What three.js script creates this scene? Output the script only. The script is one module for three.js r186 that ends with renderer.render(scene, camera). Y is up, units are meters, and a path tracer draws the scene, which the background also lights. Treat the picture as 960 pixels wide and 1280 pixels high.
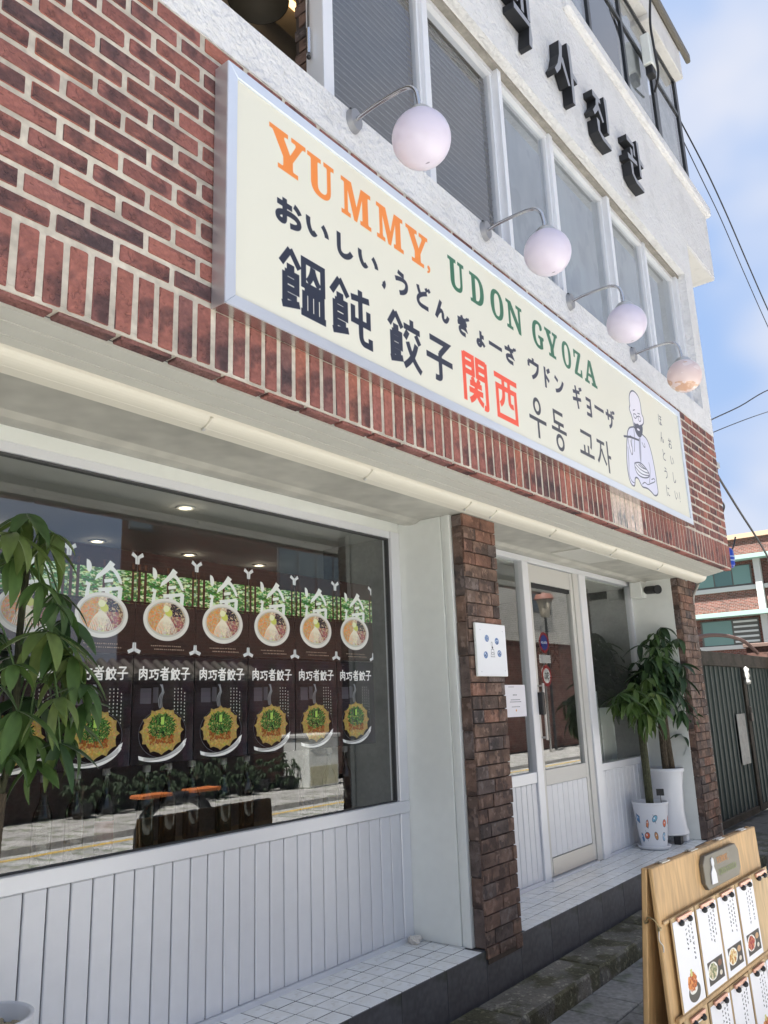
import * as THREE from 'three';
import { ConvexGeometry } from 'three/addons/geometries/ConvexGeometry.js';
import { mergeGeometries } from 'three/addons/utils/BufferGeometryUtils.js';

// ---------------------------------------------------------------- camera
const scene = new THREE.Scene();
const camera = new THREE.PerspectiveCamera(65.455, 768 / 1024, 0.05, 400);
{
  const R = Math.PI / 180, yaw = 52.2656 * R, pitch = 13.6207 * R, roll = -2.03894 * R;
  const f = new THREE.Vector3(Math.sin(yaw) * Math.cos(pitch), Math.sin(pitch), -Math.cos(yaw) * Math.cos(pitch));
  const r = new THREE.Vector3().crossVectors(f, new THREE.Vector3(0, 1, 0)).normalize();
  const u = new THREE.Vector3().crossVectors(r, f);
  const cr = r.clone().multiplyScalar(Math.cos(roll)).addScaledVector(u, Math.sin(roll));
  const cu = u.clone().multiplyScalar(Math.cos(roll)).addScaledVector(r, -Math.sin(roll));
  camera.quaternion.setFromRotationMatrix(new THREE.Matrix4().makeBasis(cr, cu, f.clone().negate()));
  camera.position.set(0, 1.72, 3.1586);
  camera.updateMatrixWorld();
}
scene.add(camera);

// ---------------------------------------------------------------- small tools
function rng(seed) { let a = seed >>> 0; return () => { a = (a + 0x6d2b79f5) | 0; let t = Math.imul(a ^ (a >>> 15), 1 | a); t = (t + Math.imul(t ^ (t >>> 7), 61 | t)) ^ t; return ((t ^ (t >>> 14)) >>> 0) / 4294967296; }; }
const lerp = (a, b, t) => a + (b - a) * t, clamp = (x, a = 0, b = 1) => Math.min(b, Math.max(a, x));
const sstep = (a, b, x) => { const t = clamp((x - a) / (b - a)); return t * t * (3 - 2 * t); };
function lattice(seed, n) { const r = rng(seed), a = new Float32Array(n * n); for (let i = 0; i < a.length; i++) a[i] = r(); return a; }
const LAT = [11, 12, 13, 14].map((s) => lattice(s, 64));
function vnoise(x, y, per, k = 0) {                    // value noise that repeats every per cells
  const L = LAT[k & 3], xi = Math.floor(x), yi = Math.floor(y), fx = x - xi, fy = y - yi;
  const w = (a) => ((a % per) + per) % per, at = (i, j) => L[(w(i) & 63) + 64 * (w(j) & 63)];
  const sx = fx * fx * (3 - 2 * fx), sy = fy * fy * (3 - 2 * fy);
  return lerp(lerp(at(xi, yi), at(xi + 1, yi), sx), lerp(at(xi, yi + 1), at(xi + 1, yi + 1), sx), sy);
}
function fbm(u, v, cells, oct = 4, k = 0) { let s = 0, a = 0.5, t = 0, c = cells; for (let o = 0; o < oct; o++) { s += a * vnoise(u * c, v * c, c, k + o); t += a; a *= 0.5; c *= 2; } return s / t; }

// ---------------------------------------------------------------- sky, sun, exposure
const SUN = new THREE.Vector3(-1.05, 2.6, -0.25).normalize();
{
  const W = 1024, H = 512, d = new Float32Array(W * H * 4);
  const n3 = (() => {                                   // plain 3-D value noise for the clouds
    const r = rng(237), T = new Float32Array(32 * 32 * 32); for (let i = 0; i < T.length; i++) T[i] = r();
    const at = (i, j, k) => T[(i & 31) + 32 * (j & 31) + 1024 * (k & 31)], s = (f) => f * f * (3 - 2 * f);
    return (x, y, z) => { const i = Math.floor(x), j = Math.floor(y), k = Math.floor(z), a = s(x - i), b = s(y - j), c = s(z - k);
      return lerp(lerp(lerp(at(i, j, k), at(i + 1, j, k), a), lerp(at(i, j + 1, k), at(i + 1, j + 1, k), a), b), lerp(lerp(at(i, j, k + 1), at(i + 1, j, k + 1), a), lerp(at(i, j + 1, k + 1), at(i + 1, j + 1, k + 1), a), b), c); };
  })();
  const f3 = (x, y, z) => { let s = 0, a = 0.5, t = 0; for (let o = 0; o < 5; o++) { s += a * n3(x, y, z); t += a; a *= 0.52; x = x * 2.03 + 5.2; y = y * 2.03 + 1.7; z = z * 2.03 + 9.1; } return s / t; };
  for (let j = 0; j < H; j++) for (let i = 0; i < W; i++) {
    const th = ((i + 0.5) / W - 0.5) * 2 * Math.PI, el = ((j + 0.5) / H - 0.5) * Math.PI, y = Math.sin(el), c = Math.cos(el), x = c * Math.cos(th), z = c * Math.sin(th);
    const e = Math.max(y, 0), hz = Math.pow(1 - e, 4);
    let r = lerp(0.30, 0.55, hz), g = lerp(0.49, 0.68, hz), b = lerp(0.86, 0.88, hz);
    const q = f3(x * 2.1 + 3.3, y * 3.4 + 7.9, z * 2.1 + 1.1), m = sstep(0.40, 0.60, q), m2 = sstep(0.36, 0.66, f3(x * 4.6 + 20, y * 8 + 4, z * 4.6 + 13)), cl = clamp(0.10 + 0.88 * m * (0.72 + 0.28 * m2), 0, 1);
    r = lerp(r, 0.745, cl); g = lerp(g, 0.775, cl); b = lerp(b, 0.875, cl);
    const o = 4 * (j * W + i), k = 0.245; d[o] = r * k; d[o + 1] = g * k; d[o + 2] = b * k; d[o + 3] = 1;
  }
  const sky = new THREE.DataTexture(d, W, H, THREE.RGBAFormat, THREE.FloatType);
  sky.mapping = THREE.EquirectangularReflectionMapping; sky.magFilter = THREE.LinearFilter; sky.minFilter = THREE.LinearFilter; sky.needsUpdate = true;
  scene.background = sky; scene.environment = sky;
}
const sun = new THREE.DirectionalLight(new THREE.Color(1, 0.968, 0.925), 5);
sun.position.copy(SUN).multiplyScalar(60); sun.castShadow = true; sun.shadow.radius = 1.5;
sun.shadow.mapSize.set(4096, 4096);
Object.assign(sun.shadow.camera, { left: -45, right: 60, top: 45, bottom: -45, near: 1, far: 160 });
scene.add(sun); scene.add(sun.target);

const renderer = new THREE.WebGLRenderer({ antialias: true });
renderer.setSize(768, 1024);
renderer.toneMapping = THREE.LinearToneMapping;
renderer.toneMappingExposure = 4.4;
renderer.shadowMap.enabled = true;

// ---------------------------------------------------------------- geometry and object helpers
const V = (x, y, z) => new THREE.Vector3(x, y, z);
function metreUV(g, ox = 0, oy = 0) {                    // uv in metres from the side a face points to
  if (g.index) g = g.toNonIndexed();
  const p = g.attributes.position, n = g.attributes.normal, uv = new Float32Array(p.count * 2);
  for (let i = 0; i < p.count; i += 3) {
    const ax = Math.abs(n.getX(i) + n.getX(i + 1) + n.getX(i + 2)), ay = Math.abs(n.getY(i) + n.getY(i + 1) + n.getY(i + 2)), az = Math.abs(n.getZ(i) + n.getZ(i + 1) + n.getZ(i + 2));
    for (let k = i; k < i + 3; k++) {
      const x = p.getX(k), y = p.getY(k), z = p.getZ(k);
      const [a, b] = ax > ay && ax > az ? [z, y] : ay > az ? [x, z] : [x, y];
      uv[2 * k] = a + ox; uv[2 * k + 1] = b + oy;
    }
  }
  g.setAttribute('uv', new THREE.BufferAttribute(uv, 2));
  return g;
}
function bx(x0, x1, y0, y1, z0, z1) { return metreUV(new THREE.BoxGeometry(x1 - x0, y1 - y0, z1 - z0).translate((x0 + x1) / 2, (y0 + y1) / 2, (z0 + z1) / 2)); }
function cb(x0, x1, y0, y1, z0, z1, c = 0.003, ox = 0, oy = 0) {   // box with chamfered edges
  const P = [], m = [(x0 + x1) / 2, (y0 + y1) / 2, (z0 + z1) / 2], h = [(x1 - x0) / 2, (y1 - y0) / 2, (z1 - z0) / 2];
  for (const a of [-1, 1]) for (const b of [-1, 1]) for (const d of [-1, 1]) for (let k = 0; k < 3; k++) {
    const q = [h[0] - c, h[1] - c, h[2] - c]; q[k] = h[k];
    P.push(V(m[0] + a * q[0], m[1] + b * q[1], m[2] + d * q[2]));
  }
  return metreUV(new ConvexGeometry(P), ox, oy);
}
const merge = (list) => { const l = list.map((g) => { g = g.index ? g.toNonIndexed() : g; for (const k of Object.keys(g.attributes)) if (!['position', 'normal', 'uv'].includes(k)) g.deleteAttribute(k); if (!g.attributes.uv) g.setAttribute('uv', new THREE.BufferAttribute(new Float32Array(g.attributes.position.count * 2), 2)); return g; }); return l.length === 1 ? l[0] : mergeGeometries(l); };
function tube(pts, r, seg = 24, rad = 8, closed = false) { return new THREE.TubeGeometry(new THREE.CatmullRomCurve3(pts.map((p) => V(...p)), closed, 'centripetal'), seg, r, rad, closed); }
function rod(a, b, r, rad = 8) { const A = V(...a), B = V(...b), g = new THREE.CylinderGeometry(r, r, A.distanceTo(B), rad); g.applyQuaternion(new THREE.Quaternion().setFromUnitVectors(V(0, 1, 0), B.clone().sub(A).normalize())); const m = A.add(B).multiplyScalar(0.5); return g.translate(m.x, m.y, m.z); }
function prism(pts, y0, y1) {                            // upright prism over a plan outline [x, z]
  const s = new THREE.Shape(pts.map(([x, z]) => new THREE.Vector2(x, -z)));
  const g = new THREE.ExtrudeGeometry(s, { depth: y1 - y0, bevelEnabled: false }); g.rotateX(-Math.PI / 2); g.translate(0, y0, 0); return metreUV(g);
}
function sideProfile(pts, x0, x1) {                     // a profile [z, y] drawn out along x
  const s = new THREE.Shape(pts.map(([z, y]) => new THREE.Vector2(z, y)));
  const g = new THREE.ExtrudeGeometry(s, { depth: x1 - x0, bevelEnabled: false }); g.rotateY(-Math.PI / 2); g.scale(1, 1, 1);
  // rotateY(-90): shape x -> world z, extrusion -> world -x
  g.translate(x1, 0, 0); return metreUV(g);
}
const taken = {};
const numbered = (name) => { const n = taken[name] = (taken[name] ?? -1) + 1; return n ? `${name}_${String(n).padStart(3, '0')}` : name; };
function mesh(name, geo, mat, parent) {
  if (Array.isArray(geo)) geo = merge(geo);
  const m = new THREE.Mesh(geo, mat); m.castShadow = m.receiveShadow = true;
  m.name = parent ? name : numbered(name);
  if (parent) { const k = parent.userData._n ??= {}; const n = k[name] = (k[name] ?? -1) + 1; if (n) m.name = `${name}_${String(n).padStart(3, '0')}`; }
  (parent ?? scene).add(m); return m;
}
function thing(name, label, category, pos = [0, 0, 0], turn = 0, group) {
  const o = new THREE.Group(); o.name = numbered(name); o.position.set(...pos); o.rotation.y = turn;
  o.userData.label = label; o.userData.category = category; if (group) o.userData.group = group;
  scene.add(o); return o;
}
function tag(o, label, category, group) { o.userData.label = label; o.userData.category = category; if (group) o.userData.group = group; return o; }
function structure(name, geo, mat) { const m = mesh(name, geo, mat); m.userData.kind = 'structure'; return m; }

// ---------------------------------------------------------------- textures and materials
function tex(size, metres, fn, srgb = true, aspect = 1) {
  const h = Math.round(size * aspect), d = new Uint8Array(size * h * 4);
  for (let j = 0; j < h; j++) for (let i = 0; i < size; i++) { const c = fn((i + 0.5) / size, (j + 0.5) / h, i, j), o = 4 * (j * size + i); const a = Array.isArray(c) ? c : [c, c, c]; for (let k = 0; k < 3; k++) d[o + k] = clamp(a[k]) * 255; d[o + 3] = 255; }
  const t = new THREE.DataTexture(d, size, h, THREE.RGBAFormat); t.wrapS = t.wrapT = THREE.RepeatWrapping; t.magFilter = THREE.LinearFilter; t.minFilter = THREE.LinearMipmapLinearFilter; t.generateMipmaps = true;
  if (srgb) t.colorSpace = THREE.SRGBColorSpace; t.repeat.set(1 / metres, 1 / (metres * aspect)); t.needsUpdate = true; return t;
}
const S = (r, g, b) => new THREE.Color().setRGB(r, g, b);             // linear base colours
function std(color, rough = 0.8, o = {}) { return new THREE.MeshStandardMaterial({ color, roughness: rough, metalness: 0, ...o }); }
const T = {};
T.mottle = tex(256, 0.8, (u, v) => 0.80 + 0.26 * (fbm(u, v, 6, 5) - 0.5) + 0.12 * (fbm(u, v, 40, 2, 2) - 0.5));
T.fine = tex(256, 0.5, (u, v) => 0.5 + 0.9 * (fbm(u, v, 24, 4, 1) - 0.5), false);
T.brickCol = tex(512, 0.9, (u, v) => { const s = fbm(u, v, 7, 5, 1), soot = sstep(0.50, 0.80, fbm(u, v, 8, 6, 2)), g = fbm(u, v, 60, 2, 3); const k = 0.92 + 0.24 * (s - 0.5) + 0.20 * (g - 0.5); return [k * lerp(1, 0.62, soot), k * lerp(0.98, 0.68, soot), k * lerp(0.96, 0.72, soot)]; });
T.brickBump = tex(512, 0.5, (u, v) => { const a = fbm(u, v, 14, 5, 1), b = fbm(u, v, 50, 3, 3), pit = sstep(0.66, 0.74, fbm(u, v, 30, 3, 2)); return 0.55 + 0.5 * (a - 0.5) + 0.35 * (b - 0.5) - 0.35 * pit; }, false);
T.stuccoBump = tex(1024, 1.0, (u, v) => { const a = fbm(u, v, 40, 3, 1), b = fbm(u, v, 64, 2, 2), c = fbm(u, v, 9, 3, 3); return 0.5 + 0.7 * (a - 0.5) + 0.5 * (b - 0.5) + 0.5 * (c - 0.5); }, false);
T.stuccoCol = tex(1024, 3.1, (u, v) => { const a = fbm(u, v, 5, 5), st = sstep(0.60, 0.74, fbm(u, v, 14, 5, 1)), pk = sstep(0.68, 0.76, fbm(u, v, 60, 2, 2)); const k = 0.95 + 0.06 * (a - 0.5) - 0.03 * st - 0.02 * pk; return [k, k * 0.992, k * 0.985]; });
T.concrete = tex(512, 1.3, (u, v) => { const a = fbm(u, v, 5, 6), b = fbm(u, v, 60, 2, 2), st = sstep(0.55, 0.72, fbm(u, v, 8, 5, 1)); const k = 0.80 + 0.30 * (a - 0.5) + 0.22 * (b - 0.5); return [k * (1 - 0.22 * st), k * (1 - 0.19 * st), k * (1 - 0.26 * st)]; });
T.moss = tex(512, 1.1, (u, v) => { const a = fbm(u, v, 6, 6), ms = sstep(0.45, 0.64, fbm(u, v, 7, 5, 1)), sp = sstep(0.68, 0.74, fbm(u, v, 50, 2, 2)); const k = 0.72 + 0.4 * (a - 0.5); return [k * lerp(1, 0.74, ms) + 0.2 * sp, k * lerp(0.98, 0.73, ms) + 0.2 * sp, k * lerp(0.95, 0.60, ms) + 0.18 * sp]; });
T.wood = tex(512, 0.6, (u, v) => { const w = u * 1 + 0.05 * (fbm(u, v, 4, 3) - 0.5), g = fbm(w, v * 0.12, 64, 3, 1), s = fbm(w, v * 0.25, 8, 3, 2); const k = 0.88 + 0.22 * (g - 0.5) + 0.22 * (s - 0.5); return [k, k * 0.97, k * 0.92]; });
T.bark = tex(256, 0.3, (u, v) => { const a = fbm(u, v, 10, 4), b = Math.abs(fbm(u * 0.4, v, 24, 3, 1) - 0.5) * 2; return 0.62 + 0.5 * (a - 0.5) + 0.3 * b; });
T.oldBrick = tex(512, 0.7, (u, v) => { const s = fbm(u, v, 9, 5, 2), lime = sstep(0.63, 0.74, fbm(u, v, 16, 4, 1)), soot = sstep(0.54, 0.68, fbm(u, v, 7, 4, 3)); const k = 0.80 + 0.6 * (s - 0.5), o = [k, k * 0.97, k * 0.95].map((c, i) => lerp(c, [0.40, 0.42, 0.46][i], soot * 0.5)); return o.map((c) => lerp(c, 1.25, lime * 0.5)); });
T.farBrick = tex(512, 2.0, (u, v) => {                   // far brickwork: 0.2 m bricks, too small in view to build one by one
  const rows = 25, y = v * rows, j = Math.floor(y), x = u * 10 + (j & 1) * 0.5, i = Math.floor(x), fy = y - j, fx = x - i;
  const r = rng(j * 131 + ((i % 10) + 10) % 10 * 17 + 3)(), m = fy < 0.16 || fx < 0.06; const k = 0.78 + 0.32 * (r - 0.5) + 0.2 * (fbm(u, v, 30, 3) - 0.5);
  return m ? [0.80, 0.78, 0.74] : [k * 0.80, k * 0.50, k * 0.42];
});
T.farTile = tex(256, 1.0, (u, v) => { const y = v * 14, fy = y - Math.floor(y), x = u * 5 + (Math.floor(y) & 1) * 0.5, fx = x - Math.floor(x); const k = fy < 0.14 || fx < 0.04 ? 0.62 : 0.93 + 0.06 * (fbm(u, v, 20, 2) - 0.5); return [k, k * 0.99, k * 0.96]; });
const M = {};
M.mortar = std(S(0.93, 0.85, 0.72), 0.95, { map: T.mottle, bumpMap: T.fine, bumpScale: 0.004 });
const brickTones = [[0.36, 0.142, 0.122], [0.335, 0.132, 0.115], [0.385, 0.152, 0.126], [0.31, 0.127, 0.114], [0.35, 0.145, 0.128], [0.275, 0.124, 0.117], [0.43, 0.165, 0.124], [0.225, 0.114, 0.11]];
M.brick = brickTones.map((c) => std(S(...c), 0.86, { map: T.brickCol, bumpMap: T.brickBump, bumpScale: 0.013 }));
M.brickWhite = std(S(0.80, 0.68, 0.63), 0.92, { map: T.brickCol, bumpMap: T.brickBump, bumpScale: 0.007 });
M.old = [[0.25, 0.165, 0.13], [0.22, 0.152, 0.125], [0.275, 0.185, 0.142], [0.19, 0.152, 0.14], [0.30, 0.165, 0.12], [0.235, 0.172, 0.144]].map((c) => std(S(...c), 0.9, { map: T.oldBrick, bumpMap: T.brickBump, bumpScale: 0.009 }));
M.oldMortar = std(S(0.10, 0.075, 0.060), 0.95, { map: T.mottle });
M.stucco = std(S(0.84, 0.85, 0.87), 0.92, { map: T.stuccoCol, bumpMap: T.stuccoBump, bumpScale: 0.015 });
M.stuccoPlain = std(S(0.80, 0.80, 0.79), 0.9, { map: T.stuccoCol });
M.cream = std(S(0.80, 0.775, 0.69), 0.5, { map: T.mottle.clone() }); M.cream.map.repeat.set(0.3, 0.3);
M.creamWarm = std(S(0.70, 0.665, 0.575), 0.42);
M.soffit = std(S(0.64, 0.625, 0.57), 0.5);
M.whitePaint = std(S(0.84, 0.86, 0.82), 0.45);
M.alu = std(S(0.80, 0.81, 0.84), 0.38, { metalness: 0.25 });
M.aluPanel = [0.77, 0.80, 0.785].map((k) => std(S(k, k * 1.01, k * 1.045), 0.42, { metalness: 0.15 }));
M.aluBeige = std(S(0.62, 0.61, 0.58), 0.42, { metalness: 0.2 });
T.soft = tex(256, 2.3, (u, v) => 0.982 + 0.045 * (fbm(u, v, 5, 5) - 0.5) + 0.02 * (fbm(u, v, 50, 2, 2) - 0.5));
M.aluPanel.forEach((m) => { m.map = T.soft; }); M.whitePaint.map = T.soft; M.soffit.map = T.soft;
M.groove = std(S(0.10, 0.10, 0.105), 0.8);
M.steel = std(S(0.62, 0.62, 0.63), 0.24, { metalness: 1 });
M.brushed = std(S(0.60, 0.59, 0.57), 0.35, { metalness: 1, bumpMap: T.fine, bumpScale: 0.0004 });
M.signFrame = std(S(0.72, 0.77, 0.86), 0.30, { metalness: 0.5 });
M.black = std(S(0.018, 0.018, 0.02), 0.45);
M.blackMatt = std(S(0.02, 0.02, 0.022), 0.8);
M.letterFace = std(S(0.30, 0.31, 0.34), 0.4, { metalness: 0.1 });
M.letterSide = std(S(0.012, 0.013, 0.016), 0.6);
M.darkFrame = std(S(0.035, 0.038, 0.042), 0.4, { metalness: 0.3 });
M.tile = [0.89, 0.875, 0.905].map((k) => std(S(k * 0.985, k, k * 1.01), 0.22));
T.tread = tex(256, 0.9, (u, v) => { const a = fbm(u, v, 6, 5), g = sstep(0.54, 0.70, fbm(u, v, 9, 5, 1)), p = sstep(0.70, 0.76, fbm(u, v, 40, 3, 2)); return [0.985 - 0.022 * g - 0.05 * p + 0.03 * (a - 0.5), 0.985 - 0.026 * g - 0.055 * p + 0.03 * (a - 0.5), 0.98 - 0.034 * g - 0.065 * p + 0.03 * (a - 0.5)]; });
M.tile.forEach((m) => { m.map = T.tread; });
M.grout = std(S(0.10, 0.10, 0.105), 0.9);
M.riser = std(S(0.125, 0.127, 0.142), 0.45, { map: T.concrete });
M.kerb = [[0.32, 0.316, 0.29], [0.28, 0.276, 0.25], [0.35, 0.346, 0.32]].map((c) => std(S(...c), 0.95, { map: T.moss, bumpMap: T.brickBump, bumpScale: 0.01 }));
M.paver = [[0.37, 0.37, 0.365], [0.40, 0.40, 0.392], [0.33, 0.332, 0.335]].map((c) => std(S(...c), 0.95, { map: T.concrete, bumpMap: T.brickBump, bumpScale: 0.004 }));
M.paverJoint = std(S(0.20, 0.196, 0.185), 0.95, { map: T.concrete });
M.asphalt = std(S(0.70, 0.70, 0.69), 0.95, { map: T.concrete });
M.farPave = std(S(0.66, 0.645, 0.62), 0.95, { map: T.concrete });
M.yellow = std(S(0.62, 0.42, 0.08), 0.85);
M.glass = new THREE.MeshPhysicalMaterial({ color: S(0.90, 0.93, 0.92), roughness: 0, transmission: 1, thickness: 0, ior: 2.1 });
M.glassUp = new THREE.MeshPhysicalMaterial({ color: S(0.80, 0.83, 0.86), roughness: 0, transmission: 1, thickness: 0, ior: 2.0 });
M.film = std(S(0.62, 0.65, 0.66), 0.75, { map: T.mottle });
M.blind = std(S(0.15, 0.155, 0.175), 0.8); M.blindSlat = std(S(0.185, 0.19, 0.212), 0.6);
T.reflectStreaks = tex(256, 1.5, (u, v) => { const a = fbm(u, v * 0.25, 8, 4, 1), b = fbm(u, v, 5, 5, 2); return 0.86 + 0.16 * (a - 0.5) + 0.14 * (b - 0.5) - 0.05 * sstep(0.56, 0.64, fbm(u * 2, v, 6, 3, 3)); });  // streaks paint in reflection patterns of the upper panes
M.films = [[0.46, 0.50, 0.54], [0.52, 0.555, 0.575], [0.48, 0.52, 0.54], [0.51, 0.545, 0.555]].map((c) => std(S(...c), 0.75, { map: T.reflectStreaks }));  // film tones differ per pane to suggest varied reflections
M.darkCloth = std(S(0.035, 0.038, 0.045), 0.9); M.upRoom = std(S(0.30, 0.27, 0.23), 0.9);
M.inWall = std(S(0.30, 0.30, 0.285), 0.9, { map: T.mottle });
M.inCeil = std(S(0.42, 0.42, 0.40), 0.9);
M.inFloor = std(S(0.10, 0.085, 0.07), 0.7);
M.soil = std(S(0.05, 0.04, 0.03), 1);
M.gravel = std(S(0.45, 0.38, 0.26), 1);
M.pot = std(S(0.74, 0.75, 0.78), 0.28);
M.lampOn = std(S(0.9, 0.85, 0.7), 0.5, { emissive: S(1, 0.82, 0.55), emissiveIntensity: 0.8 });
function canvas(w, h, draw) { const c = document.createElement('canvas'); c.width = w; c.height = h; const g = c.getContext('2d'); draw(g, w, h); const t = new THREE.CanvasTexture(c); t.colorSpace = THREE.SRGBColorSpace; t.magFilter = THREE.LinearFilter; t.anisotropy = 8; return t; }
// a face of width w and height h that shows a whole canvas, in the plane z = 0, lower left corner at x, y
function face(x, y, w, h, z = 0) { const g = new THREE.PlaneGeometry(w, h); g.translate(x + w / 2, y + h / 2, z); return g; }
// ================================================================ the setting: ground, road, pavements
structure('ground', bx(-90, 140, -0.3, -0.14, -90, 90), std(S(0.22, 0.215, 0.20), 0.95, { map: T.concrete }));
structure('road', bx(-60, 120, -0.14, -0.09, 2.95, 7.95), M.asphalt);
structure('yellow_line', bx(-60, 120, -0.0895, -0.086, 7.58, 7.70), M.yellow);
structure('far_pavement', bx(-60, 120, -0.14, 0, 7.95, 10.4), M.farPave);
const pavement = structure('pavement', bx(-30, 40, -0.14, -0.012, -14, 2.78), M.paverJoint);
structure('road_kerb', bx(-60, 120, -0.14, 0.0, 2.782, 2.948), std(S(0.30, 0.295, 0.28), 0.95, { map: T.concrete }));
{
  const r = rng(5), geo = [0, 1, 2, 3].map((k) => cb(-0.146, 0.146, -0.03, 0, -0.146, 0.146, 0.005, k * 0.37, k * 0.61));
  for (let i = 0; i < 26; i++) for (let j = 0; j < 7; j++) {
    const x = 2.05 + i * 0.3, z = 0.945 + j * 0.3; if (z > 2.75) continue;
    const p = mesh('paver', geo[Math.floor(r() * 4)], M.paver[Math.floor(r() * 3)], pavement);
    p.position.set(x + (j & 1) * 0.15, (r() - 0.5) * 0.004, z); p.rotation.y = (r() - 0.5) * 0.008;
  }
}
// kerb stones below the step
{
  const kerb = structure('stone_ledge', bx(-6, 9.6, -0.1, 0.02, 0.50, 0.775), M.paverJoint);
  const r = rng(9); let x = -1.2, n = 0;
  while (x < 9.4) { const w = 0.9 + 0.25 * r(); const s = mesh('kerb_stone', cb(x + 0.004, x + w - 0.004, -0.02, 0.108 + (r() - 0.5) * 0.008, 0.502, 0.79 + (r() - 0.5) * 0.012, 0.012, r(), r()), M.kerb[n % 3], kerb); x += w; n++; }
}

// ================================================================ the shop building
const shop = thing('shop_building', 'three storey corner building with red brick band and white stucco floors', 'building');
const ZB = 1.05;
// --- solid body behind the fronts, so that sun and sky come only through openings
mesh('side_wall', [bx(-16, -1.0, -0.05, 4.317, -11, ZB - 0.001), bx(-16, -2.0, 4.318, 10.3, -11, ZB - 0.002)], M.stuccoPlain, shop);
mesh('rear_wall', [bx(-0.99, 8.9, -0.05, 10.2, -11, -5.2), prism([[8.46, -0.1], [8.9, -0.6], [8.9, -5.19], [8.46, -5.19]], -0.05, 2.86), prism([[8.36, -0.05], [9.2, -0.6], [9.2, -5.19], [8.36, -5.19]], 2.98, 6.55)], M.stuccoPlain, shop);
const slab = mesh('floor_slab', [bx(-0.99, 8.36, 2.985, 3.2, -5.19, 0.899), bx(-1.9, 8.3, 6.35, 6.5, -5.19, 0.82), bx(-1.9, 9.3, 9.81, 9.97, -5.19, 0.69)], M.stuccoPlain, shop);

// --- brick band
const facing = mesh('brick_facing', [bx(-0.99, 8.362, 2.94, 4.316, 0.90, ZB - 0.0012), bx(-0.99, 8.362, 2.918, 2.939, 0.99, ZB - 0.0012)], M.mortar, shop);
function brickGeo(w, h, t, seed, corner = 0.006) {            // an antique brick slip: uneven outline, soft arrises
  const r = rng(seed), j = () => (r() - 0.5) * 0.0032, P = [], a = w / 2, b = h / 2, c = corner * (0.5 + r());
  const q = c * 0.29; for (const [x, y] of [[-a + c, -b], [0, -b], [a - c, -b], [a - q, -b + q], [a, -b + c], [a, b - c], [a - q, b - q], [a - c, b], [0.02 * r(), b], [-a + c, b], [-a + q, b - q], [-a, b - c], [-a, -b + c], [-a + q, -b + q]]) P.push(new THREE.Vector2(x + j() * 0.7, y + j() * 0.7));
  const g = new THREE.ExtrudeGeometry(new THREE.Shape(P), { depth: t, bevelEnabled: true, bevelThickness: 0.003, bevelSize: 0.002, bevelOffset: -0.002, bevelSegments: 1, steps: 1 });
  g.translate(0, 0, -t - 0.003);
  const uv = g.attributes.uv, ox = r() * 3, oy = r() * 3; for (let i = 0; i < uv.count; i++) uv.setXY(i, uv.getX(i) + ox, uv.getY(i) + oy);
  return g;
}
const full = Array.from({ length: 10 }, (_, i) => brickGeo(0.200, 0.0625, 0.012, 100 + i));
const sold = Array.from({ length: 8 }, (_, i) => brickGeo(0.0605, 0.224, 0.012, 200 + i));
{
  const r = rng(21), course = 0.0823, pitch = 0.222;
  const pickTone = () => { const q = r(); return M.brick[q < 0.025 ? 7 : q < 0.12 ? 5 : q < 0.22 ? 6 : Math.floor(r() * 5)]; };
  for (let k = 0; k < 14; k++) {
    const y = 3.1655 + (k + 0.5) * course, off = (k & 1) ? 1.0 : 1.111;
    for (let n = -9; n < 40; n++) {
      const x0 = off + n * pitch, x1 = Math.min(x0 + pitch, 8.372);
      if (x1 - x0 < 0.04 || x1 < -0.55) continue;
      if (x0 > 1.80 && x1 < 6.93 && y > 3.19 && y < 4.12) continue;            // behind the signboard
      const w = x1 - x0 - 0.021, g = w > 0.19 ? full[Math.floor(r() * 10)] : brickGeo(w, 0.0625, 0.012, 300 + k * 3 + n);
      const b = mesh('brick', g, pickTone(), facing);
      b.position.set((x0 + x1) / 2 + (r() - 0.5) * 0.003, y + (r() - 0.5) * 0.003, ZB + 0.003 + (r() - 0.5) * 0.003);
      b.rotation.z = (r() - 0.5) * 0.008;
    }
  }
  for (let n = 0; n < 108; n++) {
    const x = -0.58 + 0.083 * (n + 0.5); if (x > 8.36) break;
    const white = x > 5.42 && x < 6.0;
    const b = mesh('soldier_brick', sold[Math.floor(r() * 8)], white ? M.brickWhite : pickTone(), facing);
    b.position.set(x + (r() - 0.5) * 0.003, 3.040 + (r() - 0.5) * 0.004, ZB + 0.003 + (r() - 0.5) * 0.003); b.rotation.z = (r() - 0.5) * 0.01;
  }
  const und = [0, 1, 2].map((k) => cb(-0.1, 0.1, 2.906, 2.925, 0.992, 1.044, 0.003, k * 0.4, k * 0.2));
  for (let n = 0; n < 41; n++) { const x = -0.5 + n * 0.219; if (x > 8.3) break; const b = mesh('return_brick', und[n % 3], M.brick[[0, 3, 1, 5, 0, 7][Math.floor(r() * 6)]], facing); b.position.set(x, (r() - 0.5) * 0.003, 0); }
}

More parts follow.
